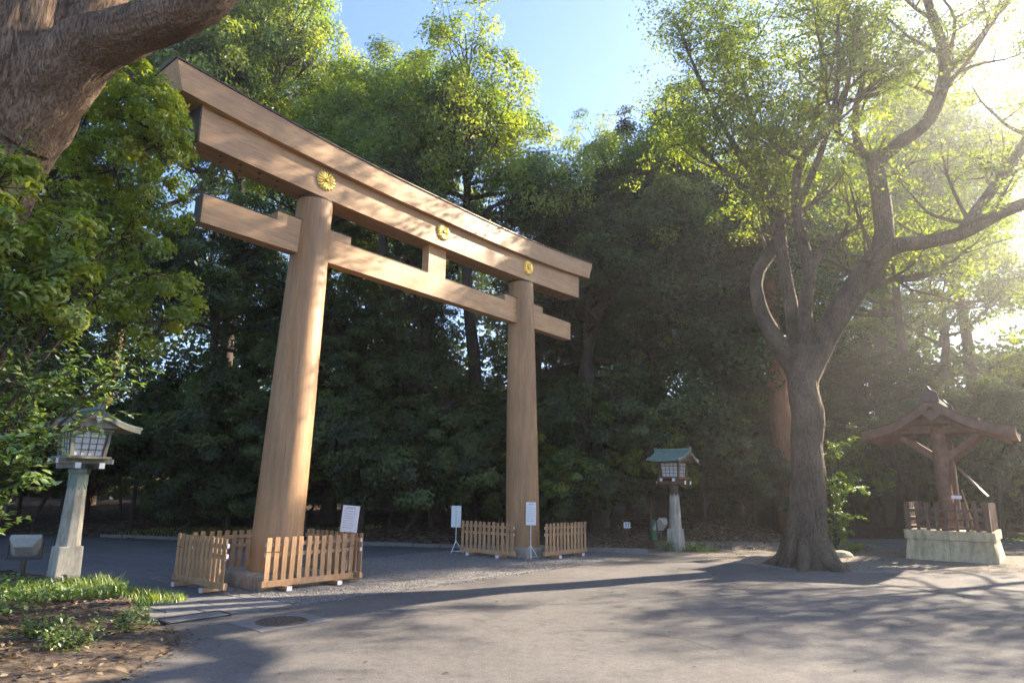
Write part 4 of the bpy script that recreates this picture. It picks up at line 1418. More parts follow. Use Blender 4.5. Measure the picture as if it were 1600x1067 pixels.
# the big forked tree in the square
LIMBS = {
    'trunk': [(7.77, 17.90, -0.25, 1.15), (7.77, 17.90, 0.02, 0.92), (7.78, 17.90, 0.39, 0.70), (7.89, 17.90, 1.40, 0.576), (7.98, 17.90, 2.39, 0.532), (8.01, 17.90, 3.25, 0.503), (8.11, 17.90, 3.94, 0.530), (8.04, 17.90, 4.64, 0.494), (8.09, 17.90, 5.45, 0.48), (8.11, 17.9, 5.9, 0.40)],
    'right': [(8.17, 17.90, 5.0, 0.40), (8.79, 17.80, 6.26, 0.429), (9.63, 17.50, 7.58, 0.411), (10.34, 17.20, 8.61, 0.36)],
    'rr': [(10.1, 17.3, 8.35, 0.30), (10.6, 17.1, 8.60, 0.28), (11.11, 16.80, 8.57, 0.235), (11.90, 16.40, 8.70, 0.222), (12.69, 16.00, 9.08, 0.201), (13.79, 15.60, 9.54, 0.165), (15.24, 15.20, 10.43, 0.114), (16.4, 14.9, 11.6, 0.06)],
    'rr2': [(11.90, 16.40, 8.70, 0.171), (12.58, 16.20, 9.62, 0.171), (13.47, 16.00, 10.84, 0.154), (14.43, 15.80, 12.45, 0.121), (15.0, 15.6, 14.2, 0.06)],
    'ru': [(10.2, 17.25, 8.4, 0.33), (10.37, 17.20, 9.0, 0.32), (10.39, 17.20, 9.86, 0.307), (10.33, 17.20, 11.00, 0.285), (10.27, 17.20, 11.44, 0.20)],
    'ru1': [(10.31, 17.20, 11.0, 0.220), (10.87, 17.00, 11.58, 0.219), (11.63, 16.80, 12.14, 0.218), (12.03, 16.60, 12.93, 0.209), (12.18, 16.40, 14.02, 0.182), (11.84, 16.20, 15.32, 0.146), (11.44, 16.00, 16.85, 0.110), (11.2, 15.9, 18.4, 0.05)],
    'ru2': [(10.30, 17.20, 11.2, 0.166), (10.01, 17.40, 11.85, 0.140), (10.20, 17.60, 13.12, 0.124), (10.62, 17.70, 14.50, 0.098), (10.45, 17.80, 16.14, 0.070), (10.2, 17.9, 17.6, 0.04)],
    'ru3': [(12.07, 16.50, 13.47, 0.127), (12.76, 16.20, 14.09, 0.117), (13.59, 16.00, 15.19, 0.090), (14.37, 15.80, 16.50, 0.073), (14.8, 15.7, 18, 0.04)],
    'left': [(8.05, 17.95, 5.0, 0.36), (7.40, 18.20, 6.34, 0.292), (7.16, 18.40, 7.44, 0.243), (7.29, 18.50, 8.26, 0.228), (7.85, 18.60, 9.11, 0.212), (8.02, 18.70, 9.87, 0.195), (7.77, 18.80, 10.97, 0.169), (7.64, 18.90, 12.32, 0.142), (7.58, 19.00, 13.96, 0.103), (7.30, 19.20, 15.73, 0.074), (7.0, 19.3, 17.2, 0.04)],
    'mid1': [(8.06, 18.00, 5.2, 0.30), (7.98, 18.10, 7.07, 0.238), (7.89, 18.20, 8.66, 0.216), (7.92, 18.20, 10.07, 0.191), (8.16, 18.30, 11.79, 0.166), (9.09, 18.30, 12.78, 0.138), (9.61, 18.30, 14.22, 0.110), (9.76, 18.40, 16.13, 0.082), (9.8, 18.5, 17.8, 0.04)],
    'mid2': [(8.13, 17.85, 5.2, 0.267), (8.20, 17.70, 6.97, 0.233), (8.31, 17.50, 8.03, 0.216), (8.08, 17.40, 9.33, 0.182), (8.08, 17.20, 10.80, 0.155), (8.60, 17.00, 11.70, 0.128), (9.20, 16.80, 12.40, 0.100), (9.62, 16.60, 13.92, 0.073), (9.8, 16.5, 15.5, 0.04)],
    'mid3': [(8.26, 17.50, 7.84, 0.135), (8.89, 17.60, 8.74, 0.109), (9.78, 17.80, 9.32, 0.083), (10.63, 18.20, 10.11, 0.057), (11.4, 18.6, 11.0, 0.03)],
    'lowr': [(9.27, 17.60, 7.05, 0.143), (10.29, 18.40, 7.68, 0.122), (11.65, 19.00, 8.29, 0.097), (13.46, 19.60, 8.83, 0.071), (14.9, 20.1, 9.8, 0.04)],
    'lout': [(7.75, 18.8, 11.0, 0.12), (7.0, 18.7, 12.2, 0.10), (6.3, 18.6, 13.6, 0.08), (5.7, 18.5, 15.1, 0.06), (5.2, 18.5, 16.6, 0.035)],
    'lout2': [(7.9, 18.2, 9.9, 0.11), (7.1, 18.6, 11.0, 0.09), (6.4, 19.0, 12.0, 0.07), (5.8, 19.3, 13.0, 0.04)],
    'rout': [(8.1, 17.3, 9.9, 0.12), (8.5, 16.5, 11.2, 0.10), (8.7, 15.8, 12.6, 0.08), (8.6, 15.2, 14.4, 0.05)],
}


def forked_tree():
    g = np.random.default_rng(5)
    t = empty('forked_tree', (7.8, 17.9, 0))
    tag(t, 'big backlit tree with forked twisting limbs between the far lantern and the notice board', 'tree')
    off = np.array([7.8, 17.9, 0, 0])
    trunk, limbs, twigs = Acc(), Acc(), Acc()
    P = []
    tp = smooth_path(np.array(LIMBS['trunk']) - off, 8)
    tp[:, 3] *= 0.80
    trunk.tube(tp, 110, rough=0.085, seed=3, furrow=6)
    for k in range(9):                                    # root flares
        a_ = k * 2 * math.pi / 9 + g.uniform(-.25, .25)
        d = np.array([math.cos(a_), math.sin(a_), 0])
        L = g.uniform(0.75, 1.05)
        trunk.tube(smooth_path([(*(d * .45 + [0, 0, .75]), 0.15), (*(d * .62 + [0, 0, .25]), 0.17), (*(d * L + [0, 0, .0]), 0.10), (*(d * L * 1.35 + [0, 0, -.12]), 0.05)], 4), 8, rough=.12, seed=k)
    tm = inst('trunk', trunk.mesh('trunk', M['bark_grey']), t)
    # a pale healed scar on the right side of the trunk
    sc = MB().lathe([(0.02, 0.05), (0.15, 0.03), (0.20, 0.0), (0.22, -0.05)], 18)
    so = sc.build('scar', M['stone'], t, smooth=True, loc=(0.66, -0.05, 3.86), rot=(0, R(86), 0))
    so.scale = (1.5, 0.8, 1)
    for nm, pts in LIMBS.items():
        if nm == 'trunk':
            continue
        p = smooth_path(np.array(pts) - off, 6)
        p[:, 3] *= 0.82
        limbs.tube(p, 24, rough=0.11, seed=len(nm), furrow=3)
        L0 = np.linalg.norm(p[-1, :3] - p[0, :3])
        sb = side_branches(p, g, int(4 + L0 * 1.15), 2.3, 0.32 if nm not in ('right', 'ru') else 0.6)
        if nm in ('right', 'ru'):
            sb = sb[:4]
        sb.append(p[-8:])
        for b in sb:
            thin = nm in ('rr', 'rr2', 'lowr', 'rout', 'ru3') and g.random() < 0.0
            bp = smooth_path(b, 2)
            twigs.tube(bp, 5)
            for c in side_branches(bp, g, 5, 1.15, 0.3, 0.25) + [bp[-4:]]:
                twigs.tube(c, 4)
                for q, rr in ((c[-1, :3], g.uniform(.34, .62)), (c[2, :3], g.uniform(.22, .42))):
                    if thin:
                        continue
                    if q[2] < (9.2 if q[0] < 2.6 else 7.2) + g.uniform(0, 1.6):
                        continue
                    for rep_ in range(3 if nm in ('lout', 'lout2', 'left') else 2 if nm in ('mid1', 'ru2', 'ru3', 'ru1') else 1):
                        q2 = q + g.normal(size=3) * (0.0 if rep_ == 0 else 0.45)
                        P.append((*q2, rr, *unit(g.normal(size=3) * .4 + [0, 0, .6]), g.uniform(.2, .9)))
    P = np.array(P)
    C, Nn, size, tint = puffs_to_leaves(P, 27, 0.105, g, flat=0.45, up=0.7, out=0.4, rnd=0.65)
    inst('limbs', limbs.mesh('limbs', M['bark_grey']), t)
    tag(inst('twigs', twigs.mesh('twigs', M['bark_grey']), t), kind='stuff')
    inst('crown', make_mesh_leaves('crown', C, Nn, size, tint, M['leaf_thin'], 0.5, g), t)
    print('forked puffs', len(P))


forked_tree()

# reddish trunk behind it
t = empty('cedar_tree', (11.3, 27.2, 0.0))
tag(t, 'straight reddish brown trunk just left behind the big forked tree', 'tree')
ac = Acc()
ac.tube(smooth_path([(0, 0, -.4, .62), (0, 0, .3, .50), (-.1, 0, 4, .44), (-.2, 0.1, 9, .36), (-.2, .2, 15, .22)], 6), 20, rough=.06, seed=8, furrow=4)
inst('trunk', ac.mesh('trunk', M['bark_red']), t)
gg = np.random.default_rng(77)
Pc = []
for i in range(150):
    f = gg.random()
    a_ = gg.uniform(0, 6.28)
    r_ = 3.4 * (1 - .6 * f) * math.sqrt(gg.uniform(.1, 1))
    Pc.append((r_ * math.cos(a_), r_ * math.sin(a_), 7.5 + 10 * f, gg.uniform(.5, .9), math.cos(a_), math.sin(a_), .4, gg.uniform(.1, .7)))
C_, N_, S_, T_ = puffs_to_leaves(np.array(Pc), 110, 0.2, gg)
inst('crown', make_mesh_leaves('crown', C_, N_, S_, T_, M['leaf_dark'], .5, gg), t)

# forked trunk seen through the opening of the torii
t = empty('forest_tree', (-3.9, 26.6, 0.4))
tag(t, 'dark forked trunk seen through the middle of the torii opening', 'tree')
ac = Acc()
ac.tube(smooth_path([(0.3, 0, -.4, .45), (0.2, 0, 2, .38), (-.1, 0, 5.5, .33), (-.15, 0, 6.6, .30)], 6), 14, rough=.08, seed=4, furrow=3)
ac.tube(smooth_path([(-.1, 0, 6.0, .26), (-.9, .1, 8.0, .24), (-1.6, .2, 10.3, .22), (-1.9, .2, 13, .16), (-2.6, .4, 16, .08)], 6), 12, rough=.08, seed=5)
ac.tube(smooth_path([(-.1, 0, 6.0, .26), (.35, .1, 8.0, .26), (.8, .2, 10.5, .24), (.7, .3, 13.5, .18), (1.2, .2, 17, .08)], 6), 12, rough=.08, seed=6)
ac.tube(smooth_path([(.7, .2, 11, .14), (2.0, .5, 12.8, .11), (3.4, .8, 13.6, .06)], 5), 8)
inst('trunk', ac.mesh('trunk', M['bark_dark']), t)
Pc = []
for c0 in ((-2.6, .4, 16), (1.2, .2, 17), (3.4, .8, 13.8), (-2.0, 1, 18.5), (0, 1, 19.5)):
    for i in range(22):
        d = unit(gg.normal(size=3))
        Pc.append((*(np.array(c0) + d * 1.6), gg.uniform(.5, .8), *d, gg.uniform(.2, .8)))
C_, N_, S_, T_ = puffs_to_leaves(np.array(Pc), 120, 0.2, gg)
inst('crown', make_mesh_leaves('crown', C_, N_, S_, T_, M['leaf'], .5, gg), t)

# the great camphor at the left edge
def left_tree():
    g = np.random.default_rng(15)
    base = np.array([-7.7, 8.3, 0.0])
    off = np.append(base, 0)
    t = empty('great_camphor_tree', tuple(base))
    tag(t, 'massive furrowed trunk with a thick limb at the upper left edge', 'tree')
    tr, tw = Acc(), Acc()
    tp = smooth_path(np.array([(-8.15, 8.3, -.4, 1.5), (-8.1, 8.3, .3, 1.15), (-8.2, 8.25, 1.6, 1.0), (-8.0, 8.2, 2.9, .90), (-7.72, 8.1, 4.58, .88), (-7.2, 8.0, 6.16, .88), (-6.85, 7.95, 7.2, .88), (-6.72, 7.9, 8.1, .76), (-6.75, 7.9, 9.4, .62), (-6.9, 8.0, 12, .45), (-7.0, 8.2, 15, .25)]) - off, 10)
    tp[:, 3] *= 0.93
    tr.tube(tp, 200, rough=0.075, seed=2, furrow=9)
    inst('trunk', tr.mesh('trunk', M['bark']), t)
    lb = Acc()
    lb.tube(smooth_path(np.array([(-6.75, 7.95, 6.55, .62), (-6.2, 7.8, 7.12, .50), (-5.61, 7.6, 7.48, .38), (-4.92, 7.4, 7.60, .31), (-4.25, 7.2, 7.70, .275), (-3.92, 7.12, 7.86, .28), (-3.72, 7.10, 8.15, .27), (-3.62, 7.10, 8.7, .24), (-3.5, 7.2, 9.6, .18), (-3.2, 7.5, 11, .1)]) - off, 10), 110, rough=0.09, seed=6, furrow=6)
    inst('limb', lb.mesh('limb', M['bark']), t)
    l2 = Acc()
    l2.tube(smooth_path(np.array([(-6.4, 7.85, 7.3, .45), (-5.95, 7.95, 8.2, .26), (-5.6, 8.1, 9.1, .20), (-5.0, 8.6, 11, .14), (-4.4, 9, 13, .08)]) - off, 8), 24, rough=0.08, seed=9, furrow=4)
    inst('limb', l2.mesh('limb', M['bark']), t)
    l3 = Acc()
    l3.tube(smooth_path(np.array([(-7.3, 8.3, 6.0, .3), (-8.2, 9.6, 6.5, .16), (-8.9, 10.9, 6.8, .08), (-9.3, 11.6, 7.4, .03)]) - off, 6), 12, rough=.06, seed=3)
    inst('limb', l3.mesh('limb', M['bark']), t)
    # hanging foliage between the trunk and the torii
    P = []
    spots = [(-6.25, 10.4, 7.6), (-6.8, 10.3, 7.1), (-6.4, 10.6, 6.6), (-6.6, 10.4, 5.9), (-7.1, 10.2, 6.2), (-6.2, 10.7, 5.4), (-6.9, 10.4, 4.9), (-6.9, 10.8, 8.6), (-7.4, 10.6, 8.0), (-6.0, 10.9, 4.6), (-7.6, 10.4, 5.2), (-8.0, 10.6, 7.0), (-6.75, 10.25, 8.5), (-6.55, 10.4, 8.0), (-7.2, 10.2, 8.8)]
    for c in spots:
        c = np.array(c) - base
        hub = np.array([-8.9, 10.9, 6.8]) - base
        tw.tube(smooth_path([(*hub, .05), (*((hub + c) / 2 + [0, .4, .35]), .022), (*c, .010)], 4), 5)
        for i in range(17):
            d = unit(g.normal(size=3))
            q = c + d * np.array([.62, .62, .5])
            P.append((*q, g.uniform(.16, .30), *unit(d + [0, 0, .3]), g.uniform(.45, 1.0)))
            tw.tube(smooth_path([(*c, .012), (*((c + q) / 2 + g.normal(size=3) * .06), .008), (*q, .004)], 2), 4)
    for c in ((-5.95, 6.9, 5.2), (-5.75, 6.9, 4.65), (-5.45, 7.1, 4.3), (-5.7, 7.0, 4.0), (-5.25, 7.3, 4.6), (-5.3, 7.4, 4.0)):
        c = np.array(c) - base
        tw.tube(smooth_path([(*(c + [-1.0, .8, -.9]), .03), (*(c + [-.5, .4, -.35]), .02), (*c, .008)], 3), 5)
        for i in range(13):
            d = unit(g.normal(size=3))
            q = c + d * np.array([.38, .38, .36])
            P.append((*q, g.uniform(.12, .22), *unit(d + [.2, -.2, .3]), g.uniform(.4, 1.0)))
            tw.tube(smooth_path([(*c, .008), (*((c + q) / 2 + g.normal(size=3) * .04), .006), (*q, .003)], 2), 4)
    for i in range(160):                                  # high crown above the frame
        d = unit(g.normal(size=3))
        q = np.array([-.3, -.3, 14.5]) + d * np.array([4.2, 4.2, 3.0]) * g.uniform(.6, 1)
        P.append((*q, g.uniform(.5, .9), *d, g.uniform(.2, .9)))
    P = np.array(P)
    C, Nn, size, tint = puffs_to_leaves(P, 95, 0.105, g, up=.4, out=.5, rnd=.6)
    inst('crown', make_mesh_leaves('crown', C, Nn, size, tint, M['leaf'], .42, g, 0.4), t)
    tag(inst('twigs', tw.mesh('twigs', M['bark_dark']), t), kind='stuff')


left_tree()


# ------------------------------------------------------------------ leafy sprays in the near left
def leaf_mesh_single(name, mat, tint, width=.42, bend=.12):
    vs = [(-.5, 0, 0), (-.2, width * .42, .05), (.15, width * .46, .04), (.5, 0, -bend), (.15, -width * .46, .04), (-.2, -width * .42, .05), (-.2, 0, 0), (.15, 0, -.02)]
    fs = [(0, 6, 1), (1, 6, 7, 2), (2, 7, 3), (0, 5, 6), (5, 4, 7, 6), (4, 3, 7)]
    me = bpy.data.meshes.new(name)
    me.from_pydata(vs, [], fs)
    at = me.attributes.new('tint', 'FLOAT', 'FACE')
    at.data.foreach_set('value', [tint] * len(fs))
    me.materials.append(mat)
    return me


LEAFV = [leaf_mesh_single('leaf', M['leaf_bright'], tt) for tt in (.2, .4, .6, .8, .95)]


def frame(n, u):
    n = unit(n)
    u = unit(u - n * np.dot(n, u))
    w = np.cross(n, u)
    return Matrix(((u[0], w[0], n[0]), (u[1], w[1], n[1]), (u[2], w[2], n[2])))


def spray_shrub(name, label, loc, stems, g, lsize, singles, per_spray=20, cat='shrub', spray_len=0.8):
    """stems: list of polylines (world); sprays leave their outer parts"""
    t = empty(name, loc)
    tag(t, label, cat)
    off = np.array([*loc, 0])
    wood = Acc()
    L = []
    for st in stems:
        p = smooth_path(np.array(st, float) - off, 5)
        wood.tube(p, 6)
        for b in side_branches(p, g, 13, spray_len, 0.25, 0.05) + [p[-5:]]:
            bp = smooth_path(b, 3)
            wood.tube(bp, 4)
            T = unit(bp[-1, :3] - bp[0, :3])
            for k in range(per_spray):
                f = (k + 1) / per_spray
                q = bp[min(len(bp) - 1, int(f * len(bp)))][:3]
                sd = unit(np.cross(T, [0, 0, 1.0])) * (1 if k % 2 else -1)
                u = unit(sd * .8 + T * .7 + g.normal(size=3) * .35)
                n_ = unit(np.array([0.25, -0.2, 1.0]) + g.normal(size=3) * .45)
                s = lsize * g.uniform(.65, 1.2)
                L.append((*(q + u * s * .55 + g.normal(size=3) * .02), *n_, *u, s, g.uniform(0, 1)))
    L = np.array(L)
    # nearest leaves as pieces of their own
    d = np.linalg.norm(L[:, :3] + np.array(loc) - np.array([0, 0, 1.92]), axis=1)
    order = np.argsort(d - L[:, 9] * 4)
    one, rest = order[:singles], order[singles:]
    for i in one:
        r_ = L[i]
        m4 = frame(r_[3:6], r_[6:9]).to_4x4()
        o = bpy.data.objects.new('leaf', LEAFV[int(r_[10] * 4.99)])
        o.matrix_world = Matrix.Translation(r_[:3]) @ m4 @ Matrix.Scale(float(r_[9]), 4)
        link(o, t)
    if len(rest):
        base = np.array([(-.5, 0, 0), (-.05, .20, .05), (.5, 0, -.10), (-.05, -.20, .05)])
        r_ = L[rest]
        n_ = unit(r_[:, 3:6])
        u = unit(r_[:, 6:9] - n_ * (r_[:, 6:9] * n_).sum(1, keepdims=True))
        w = np.cross(n_, u)
        V = (r_[:, None, :3] + r_[:, 9][:, None, None] * (base[None, :, 0:1] * u[:, None] + base[None, :, 1:2] * w[:, None] + base[None, :, 2:3] * n_[:, None])).reshape(-1, 3)
        me = mesh_np('foliage', V, np.arange(len(V)).reshape(-1, 4), r_[:, 10])
        me.materials.append(M['leaf_bright'])
        tag(inst('foliage', me, t), kind='stuff')
    inst('stems', wood.mesh('stems', M['bark_dark']), t)
    return t


g1 = np.random.default_rng(41)
def arm(root, tip, rise, r0=.04):
    a, b = np.array(root, float), np.array(tip, float)
    return [(*a, r0), (*(a * .62 + b * .38 + [0, 0, rise]), r0 * .75), (*(a * .25 + b * .75 + [0, 0, rise * .8]), r0 * .45), (*b, .008)]


SR = (-6.9, 7.4, 0.0)
STEMS = []
for px_x, px_y, zz in ((-5.25, 7.5, 4.75), (-5.0, 7.4, 4.25), (-5.35, 7.2, 3.9), (-4.75, 7.6, 4.45), (-5.15, 7.7, 3.45), (-4.95, 7.3, 3.15), (-4.5, 7.6, 3.28), (-4.7, 7.7, 3.0),
                       (-5.2, 7.2, 2.75), (-5.15, 7.4, 2.5), (-5.45, 7.4, 2.25), (-5.5, 7.6, 2.0), (-5.65, 7.5, 1.7), (-5.7, 7.3, 1.35), (-5.6, 7.8, 3.0), (-5.6, 7.6, 4.3), (-5.5, 7.9, 5.3), (-5.1, 7.9, 5.0)):
    STEMS.append(arm(SR, (px_x, px_y, zz), 0.35))
spray_shrub('leafy_shrub', 'tall shrub with bright glossy leaf sprays overhanging the near lantern', SR, STEMS, g1, 0.105, 290, 20, 'shrub', 0.62)
spray_shrub('trunk_creeper', 'leafy creeper clinging to the massive trunk at the left edge', (-6.6, 7.0, 2.5), [
    arm((-6.7, 7.2, 2.5), (-5.9, 7.0, 5.6), .2, .02), arm((-6.7, 7.2, 2.5), (-5.6, 7.0, 5.2), .2, .02), arm((-6.7, 7.2, 2.5), (-5.45, 7.1, 4.9), .2, .02),
    arm((-6.7, 7.2, 2.5), (-6.0, 6.95, 5.0), .2, .02), arm((-6.7, 7.2, 2.5), (-5.75, 7.0, 5.9), .2, .02), arm((-6.7, 7.2, 2.5), (-6.1, 7.0, 5.9), .2, .02),
], g1, 0.085, 0, 20, 'creeper', 0.5)
spray_shrub('leafy_sapling', 'bright green sapling right behind the big forked trunk', (10.7, 22.4, 0.0), [
    [(10.7, 22.4, 0, .03), (10.75, 22.4, .5, .02), (10.8, 22.3, 1.0, .008)],
    [(10.7, 22.4, 0, .03), (10.9, 22.3, .7, .02), (11.1, 22.2, 1.1, .008)],
    [(10.7, 22.4, 0, .03), (10.8, 22.3, 1.3, .02), (11.2, 22.2, 1.95, .015), (11.75, 22.2, 2.1, .008)],
    [(10.7, 22.4, 0, .03), (10.8, 22.3, 1.5, .02), (11.1, 22.3, 2.25, .015), (11.6, 22.3, 2.4, .008)],
    [(10.7, 22.4, 0, .03), (10.7, 22.3, 2.2, .02), (10.9, 22.2, 3.3, .015), (11.3, 22.2, 3.5, .008)],
], g1, 0.15, 0, 26, 'sapling', 0.5)
for x, y, lb in ((5.0, 21.75, 'low bright leafy plant left of the far lantern base'), (5.95, 21.75, 'low bright leafy plant right of the far lantern base'),
                 (-5.6, 8.4, 'small green weed on the leaf litter near the asphalt edge'), (-5.0, 8.0, 'small fern-like weed nearest the camera on the litter bed'),
                 (-4.9, 9.0, 'lone weed on bare soil by the asphalt corner'), (-7.4, 8.2, 'leafy seedling at the left frame edge')):
    st = [[(x, y, 0.02, .008), (x + g1.normal() * .12, y + g1.normal() * .12, .12, .006), (x + g1.normal() * .25, y + g1.normal() * .25, .26, .003)] for _ in range(5)]
    spray_shrub('weed', lb, (x, y, 0.05), st, g1, 0.06, 0, 7, 'plant', 0.2)
# arching fern beside the sapling
def fern(p, label, n=9, L=0.9):
    t = empty('fern', p)
    tag(t, label, 'fern', 'ferns near the notice board')
    g = np.random.default_rng(int(p[0] * 100))
    for k in range(n):
        a_ = k * 2 * math.pi / n + g.uniform(-.3, .3)
        pts = [np.array([math.cos(a_) * L * f, math.sin(a_) * L * f, L * (1.0 * f - .85 * f * f) * 1.1]) for f in np.linspace(0, 1, 9)]
        C, Nn, U, S = [], [], [], []
        for i in range(1, 9):
            T = unit(pts[i] - pts[i - 1])
            sd = unit(np.cross(T, [0, 0, 1]))
            for s in (-1, 1):
                w_ = .24 * (1 - i / 9.5)
                C.append([pts[i] - T * .05, pts[i] + sd * s * w_ + T * .03 - [0, 0, .02], pts[i] + sd * s * w_ * .95 + T * .055 - [0, 0, .02], pts[i] + T * .04])
        V = np.array(C).reshape(-1, 3)
        me = mesh_np('frond', V, np.arange(len(V)).reshape(-1, 4), np.full(len(C), g.uniform(.2, .7)))
        me.materials.append(M['leaf_bright'])
        inst('frond', me, t)


fern((11.4, 22.6, 0.0), 'arching fern between the forked trunk and the notice board')
fern((17.8, 22.8, 0.0), 'large fern right of the notice board base', 12, 1.5)
fern((19.2, 23.6, 0.0), 'large fern at the right frame edge', 12, 1.6)

# ------------------------------------------------------------------ grass, litter, gravel stones
def blades(name, label, cx, cy, rx, ry, n, h, cat, seed, zf=ground_h):
    g = np.random.default_rng(seed)
    r_ = np.sqrt(g.random(n))
    a_ = g.uniform(0, 2 * np.pi, n)
    x, y = cx + rx * r_ * np.cos(a_), cy + ry * r_ * np.sin(a_)
    z = np.array([zf(float(p), float(q)) for p, q in zip(x, y)]) - .02
    H = h * g.uniform(.4, 1.15, n) * (1.1 - .5 * r_)
    d = g.uniform(0, 2 * np.pi, n)
    lean = g.uniform(.15, .75, n) * H
    D = np.stack([np.cos(d), np.sin(d), np.zeros(n)], 1)
    W = np.stack([-np.sin(d), np.cos(d), np.zeros(n)], 1) * (g.uniform(.006, .012, n))[:, None]
    B = np.stack([x, y, z], 1)
    m1 = B + D * (lean * .3)[:, None] + np.stack([0 * x, 0 * x, H * .62], 1)
    tip = B + D * lean[:, None] + np.stack([0 * x, 0 * x, H * .92], 1)
    V = np.stack([B - W, B + W, m1 + W * .8, m1 - W * .8, tip + W * .1, tip - W * .1], 1).reshape(-1, 3)
    b = np.arange(n) * 6
    F = np.stack([np.stack([b, b + 1, b + 2, b + 3], 1), np.stack([b + 3, b + 2, b + 4, b + 5], 1)], 1).reshape(-1, 4)
    me = mesh_np(name, V, F, np.repeat(g.uniform(0, 1, n), 2))
    me.materials.append(M['grass'])
    tag(link(bpy.data.objects.new(name, me)), label, cat, kind='stuff')


blades('grass', 'bright tuft of long drooping grass round the near lantern base', -6.9, 11.6, 1.5, 0.8, 2600, 0.33, 'grass', 3)


def ground_cover():
    g = np.random.default_rng(31)
    n = 5200
    x, y = g.uniform(-10.5, -5.6, n), g.uniform(7.6, 12.0, n)
    keep = np.array([(not in_poly(a, b, PLAZA)) and (not in_poly(a, b, PATH)) and (a < -6.6 - 0.9 * mnoise.noise(Vector((a * .9, b * .9, 1))) - .25 * (9.6 - b)) for a, b in zip(x, y)])
    x, y = x[keep], y[keep]
    z = np.array([ground_h(float(a), float(b)) + (.18 + .22 * mnoise.noise(Vector((a * 1.1, b * 1.1, 7)))) * g.random() ** .6 + .02 for a, b in zip(x, y)])
    k = len(x)
    V, F = leaf_arrays(np.stack([x, y, z], 1), np.array([.1, -.2, 1.0]) + g.normal(size=(k, 3)) * .45, .085 * g.uniform(.6, 1.3, k), .62, .08, g)
    me = mesh_np('ground_cover', V, F, g.uniform(0, .9, k))
    me.materials.append(M['leaf_bright'])
    tag(link(bpy.data.objects.new('ground_cover', me)), 'low broad-leaved ground cover on the left bank', 'ground cover', kind='stuff')


ground_cover()
blades('grass', 'thin grass at the foot of the far lantern', 5.9, 22.0, 0.9, 0.35, 500, 0.22, 'grass', 5)
blades('grass', 'sparse grass on the bank beyond the path', -9.5, 24.4, 5.0, 0.7, 2200, 0.22, 'grass', 6)


def scatter_leaves(name, label, pts, size, mat, seed, cat):
    g = np.random.default_rng(seed)
    n = len(pts)
    C = np.array([(x, y, ground_h(x, y) + .012 + g.uniform(0, .02)) for x, y in pts])
    Nn = np.array([0, 0, 1.0]) + g.normal(size=(n, 3)) * .28
    V, F = leaf_arrays(C, Nn, size * g.uniform(.6, 1.3, n), .5, .12, g)
    me = mesh_np(name, V, F, g.uniform(0, 1, n))
    me.materials.append(mat)
    tag(link(bpy.data.objects.new(name, me)), label, cat, kind='stuff')


g2 = np.random.default_rng(12)
pts = []
while len(pts) < 3600:
    x, y = g2.uniform(-9.5, -3.7), g2.uniform(3.5, 11)
    if not in_poly(x, y, PLAZA) and not in_poly(x, y, PATH) and g2.random() < np.clip((-3.9 - x) / 1.9 + .08, 0.05, 1):
        pts.append((x, y))
scatter_leaves('leaf_litter', 'brown fallen leaves covering the bed at lower left', pts, 0.085, M['litter'], 1, 'leaf litter')
pts = [(g2.uniform(3, 12), g2.uniform(22.6, 28)) for _ in range(2600)]
pts = [p for p in pts if not in_poly(*p, PATH) and not in_poly(*p, BACKPATH)]
scatter_leaves('leaf_litter', 'fallen leaves on the slope behind the far lantern', pts, 0.12, M['litter'], 2, 'leaf litter')
pts = [(g2.uniform(5, 20), g2.uniform(17, 24)) for _ in range(260)]
pts = [p for p in pts if not in_poly(*p, BACKPATH) and not in_poly(*p, PLAZA)]
scatter_leaves('leaf_litter', 'few fallen leaves on the bare soil round the forked tree', pts, 0.09, M['litter'], 3, 'leaf litter')


pts = [(g2.uniform(-4, 14), g2.uniform(6.5, 21)) for _ in range(420)]
pts = [p for p in pts if in_poly(*p, PLAZA) and (mnoise.noise(Vector((p[0] * .5, p[1] * .5, 4))) > -.05)]
edge = [(-3.72, 5), (-3.85, 7.0), (-3.95, 8.2), (-4.12, 8.8), (-4.45, 9.25), (-4.96, 9.74)]
for _ in range(330):
    k_ = g2.integers(0, len(edge) - 1)
    f_ = g2.random()
    q_ = (edge[k_][0] * (1 - f_) + edge[k_ + 1][0] * f_ + abs(g2.normal()) * .13 - .03, edge[k_][1] * (1 - f_) + edge[k_ + 1][1] * f_ + g2.normal() * .05)
    pts.append(q_)
gl = np.random.default_rng(4)
V_, F_ = leaf_arrays(np.array([(x, y, 0.014) for x, y in pts]), np.array([0, 0, 1.0]) + gl.normal(size=(len(pts), 3)) * .2, .055 * gl.uniform(.5, 1.4, len(pts)), .5, .1, gl)
me_l = mesh_np('leaf_litter', V_, F_, gl.uniform(0, .9, len(pts)))
me_l.materials.append(M['litter'])
tag(link(bpy.data.objects.new('leaf_litter', me_l)), 'scattered small fallen leaves on the asphalt square', 'leaf litter', kind='stuff')


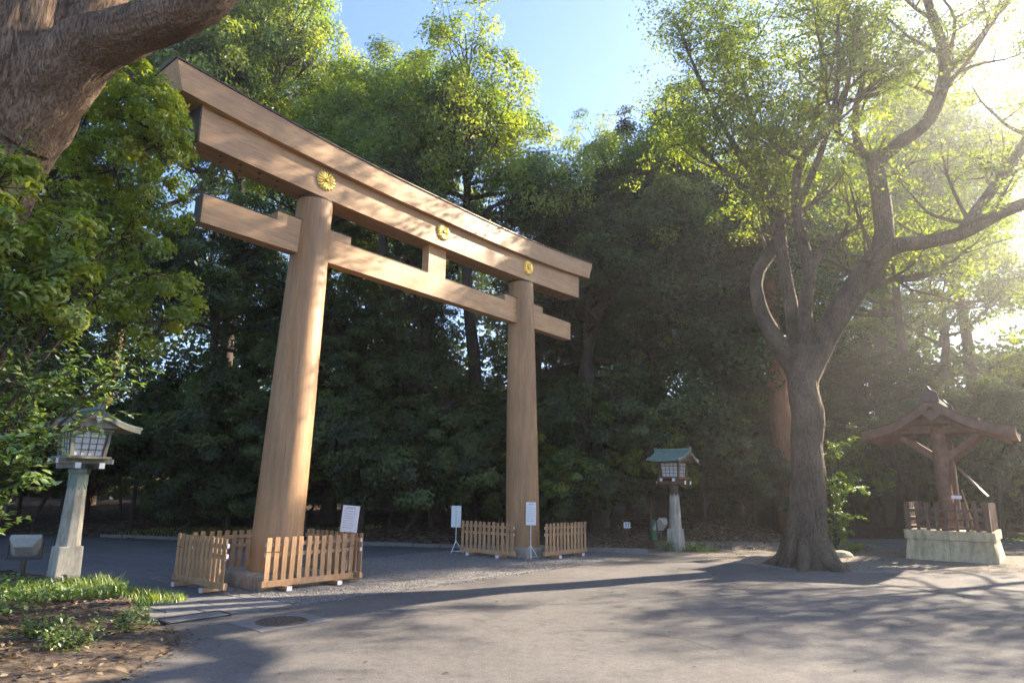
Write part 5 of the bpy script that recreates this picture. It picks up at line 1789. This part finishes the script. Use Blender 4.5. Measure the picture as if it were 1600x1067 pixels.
def stones():
    g = np.random.default_rng(8)
    O = np.array([(1, 0, 0), (0, 1, 0), (-1, 0, 0), (0, -1, 0), (0, 0, .7), (0, 0, -.7)], float)
    FT = np.array([(0, 1, 4), (1, 2, 4), (2, 3, 4), (3, 0, 4), (1, 0, 5), (2, 1, 5), (3, 2, 5), (0, 3, 5)])
    V, F = [], []
    k = 0
    while k < 5200:
        a, n = g.uniform(-5.3, 5.5), g.uniform(-2.5, 2.62)
        p = site(a, n)
        s = g.uniform(.010, .024)
        q = O * s * g.uniform(.7, 1.3, 3)
        th = g.uniform(0, 6.28)
        c_, s_ = math.cos(th), math.sin(th)
        q = q @ np.array([[c_, -s_, 0], [s_, c_, 0], [0, 0, 1]])
        V.append(q + np.array([p.x, p.y, .012]))
        F.append(FT + 6 * k)
        k += 1
    me = mesh_np('gravel_stones', np.vstack(V), np.vstack(F))
    me.materials.append(M['paver'])
    tag(link(bpy.data.objects.new('gravel_stones', me)), 'loose grey gravel round the torii pillars', 'gravel', kind='stuff')


stones()

# pale stone lying by the sapling
rk = MB().lathe([(0.30, -0.05), (0.34, 0.08), (0.26, 0.2), (0.12, 0.26)], 9)
ro = rk.build('rock', M['sandstone'], None, 0.03, True, loc=(10.0, 20.7, 0.0))
ro.scale = (1.2, 0.8, 0.8)
tag(ro, 'small pale rock at the foot of the bright sapling', 'rock')

# building glimpsed behind the trees at the right edge
def far_building():
    t = empty('building', (63, 66, 0), R(-38))
    tag(t, 'plain grey building glimpsed behind the trees at the right edge', 'building')
    m = simple_mat('grey_render', (0.30, 0.31, 0.34), (0.36, 0.37, 0.40), rough=0.8, bump_s=0)
    gl = simple_mat('window_glass', (0.06, 0.08, 0.10), (0.09, 0.11, 0.13), rough=0.15, bump_s=0)
    MB().box((0, 0, 8), (26, 12, 16.4)).build('wall', m, t, 0.03)
    MB().box((0, 0, 16.35), (26.6, 12.6, 0.5)).build('parapet', m, t, 0.03)
    for k in range(4):
        for i in range(8):
            w = MB().box((-11 + i * 3.1, -6.02, 2.6 + k * 3.7), (1.7, 0.10, 1.6)).build('window', gl, t)


far_building()


# ------------------------------------------------------------------ thin scattering volume, added to stand in for the lens-flare veil
def flare_veil():
    m = bpy.data.materials.new('flare_veil')
    m.use_nodes = True
    n, l = m.node_tree.nodes, m.node_tree.links
    n.clear()
    out = n.new('ShaderNodeOutputMaterial')
    v = n.new('ShaderNodeVolumePrincipled')
    v.inputs['Color'].default_value = (0.98, 0.98, 1.0, 1)
    v.inputs['Density'].default_value = 0.0014
    v.inputs['Anisotropy'].default_value = 0.77
    l.new(v.outputs['Volume'], out.inputs['Volume'])
    o = MB().box((0, 70, 20.5), (490, 390, 43.0)).build('flare_veil', m)
    tag(o, 'thin scattering volume added over the square for the lens-flare glow', 'flare_veil', kind='stuff')


flare_veil()
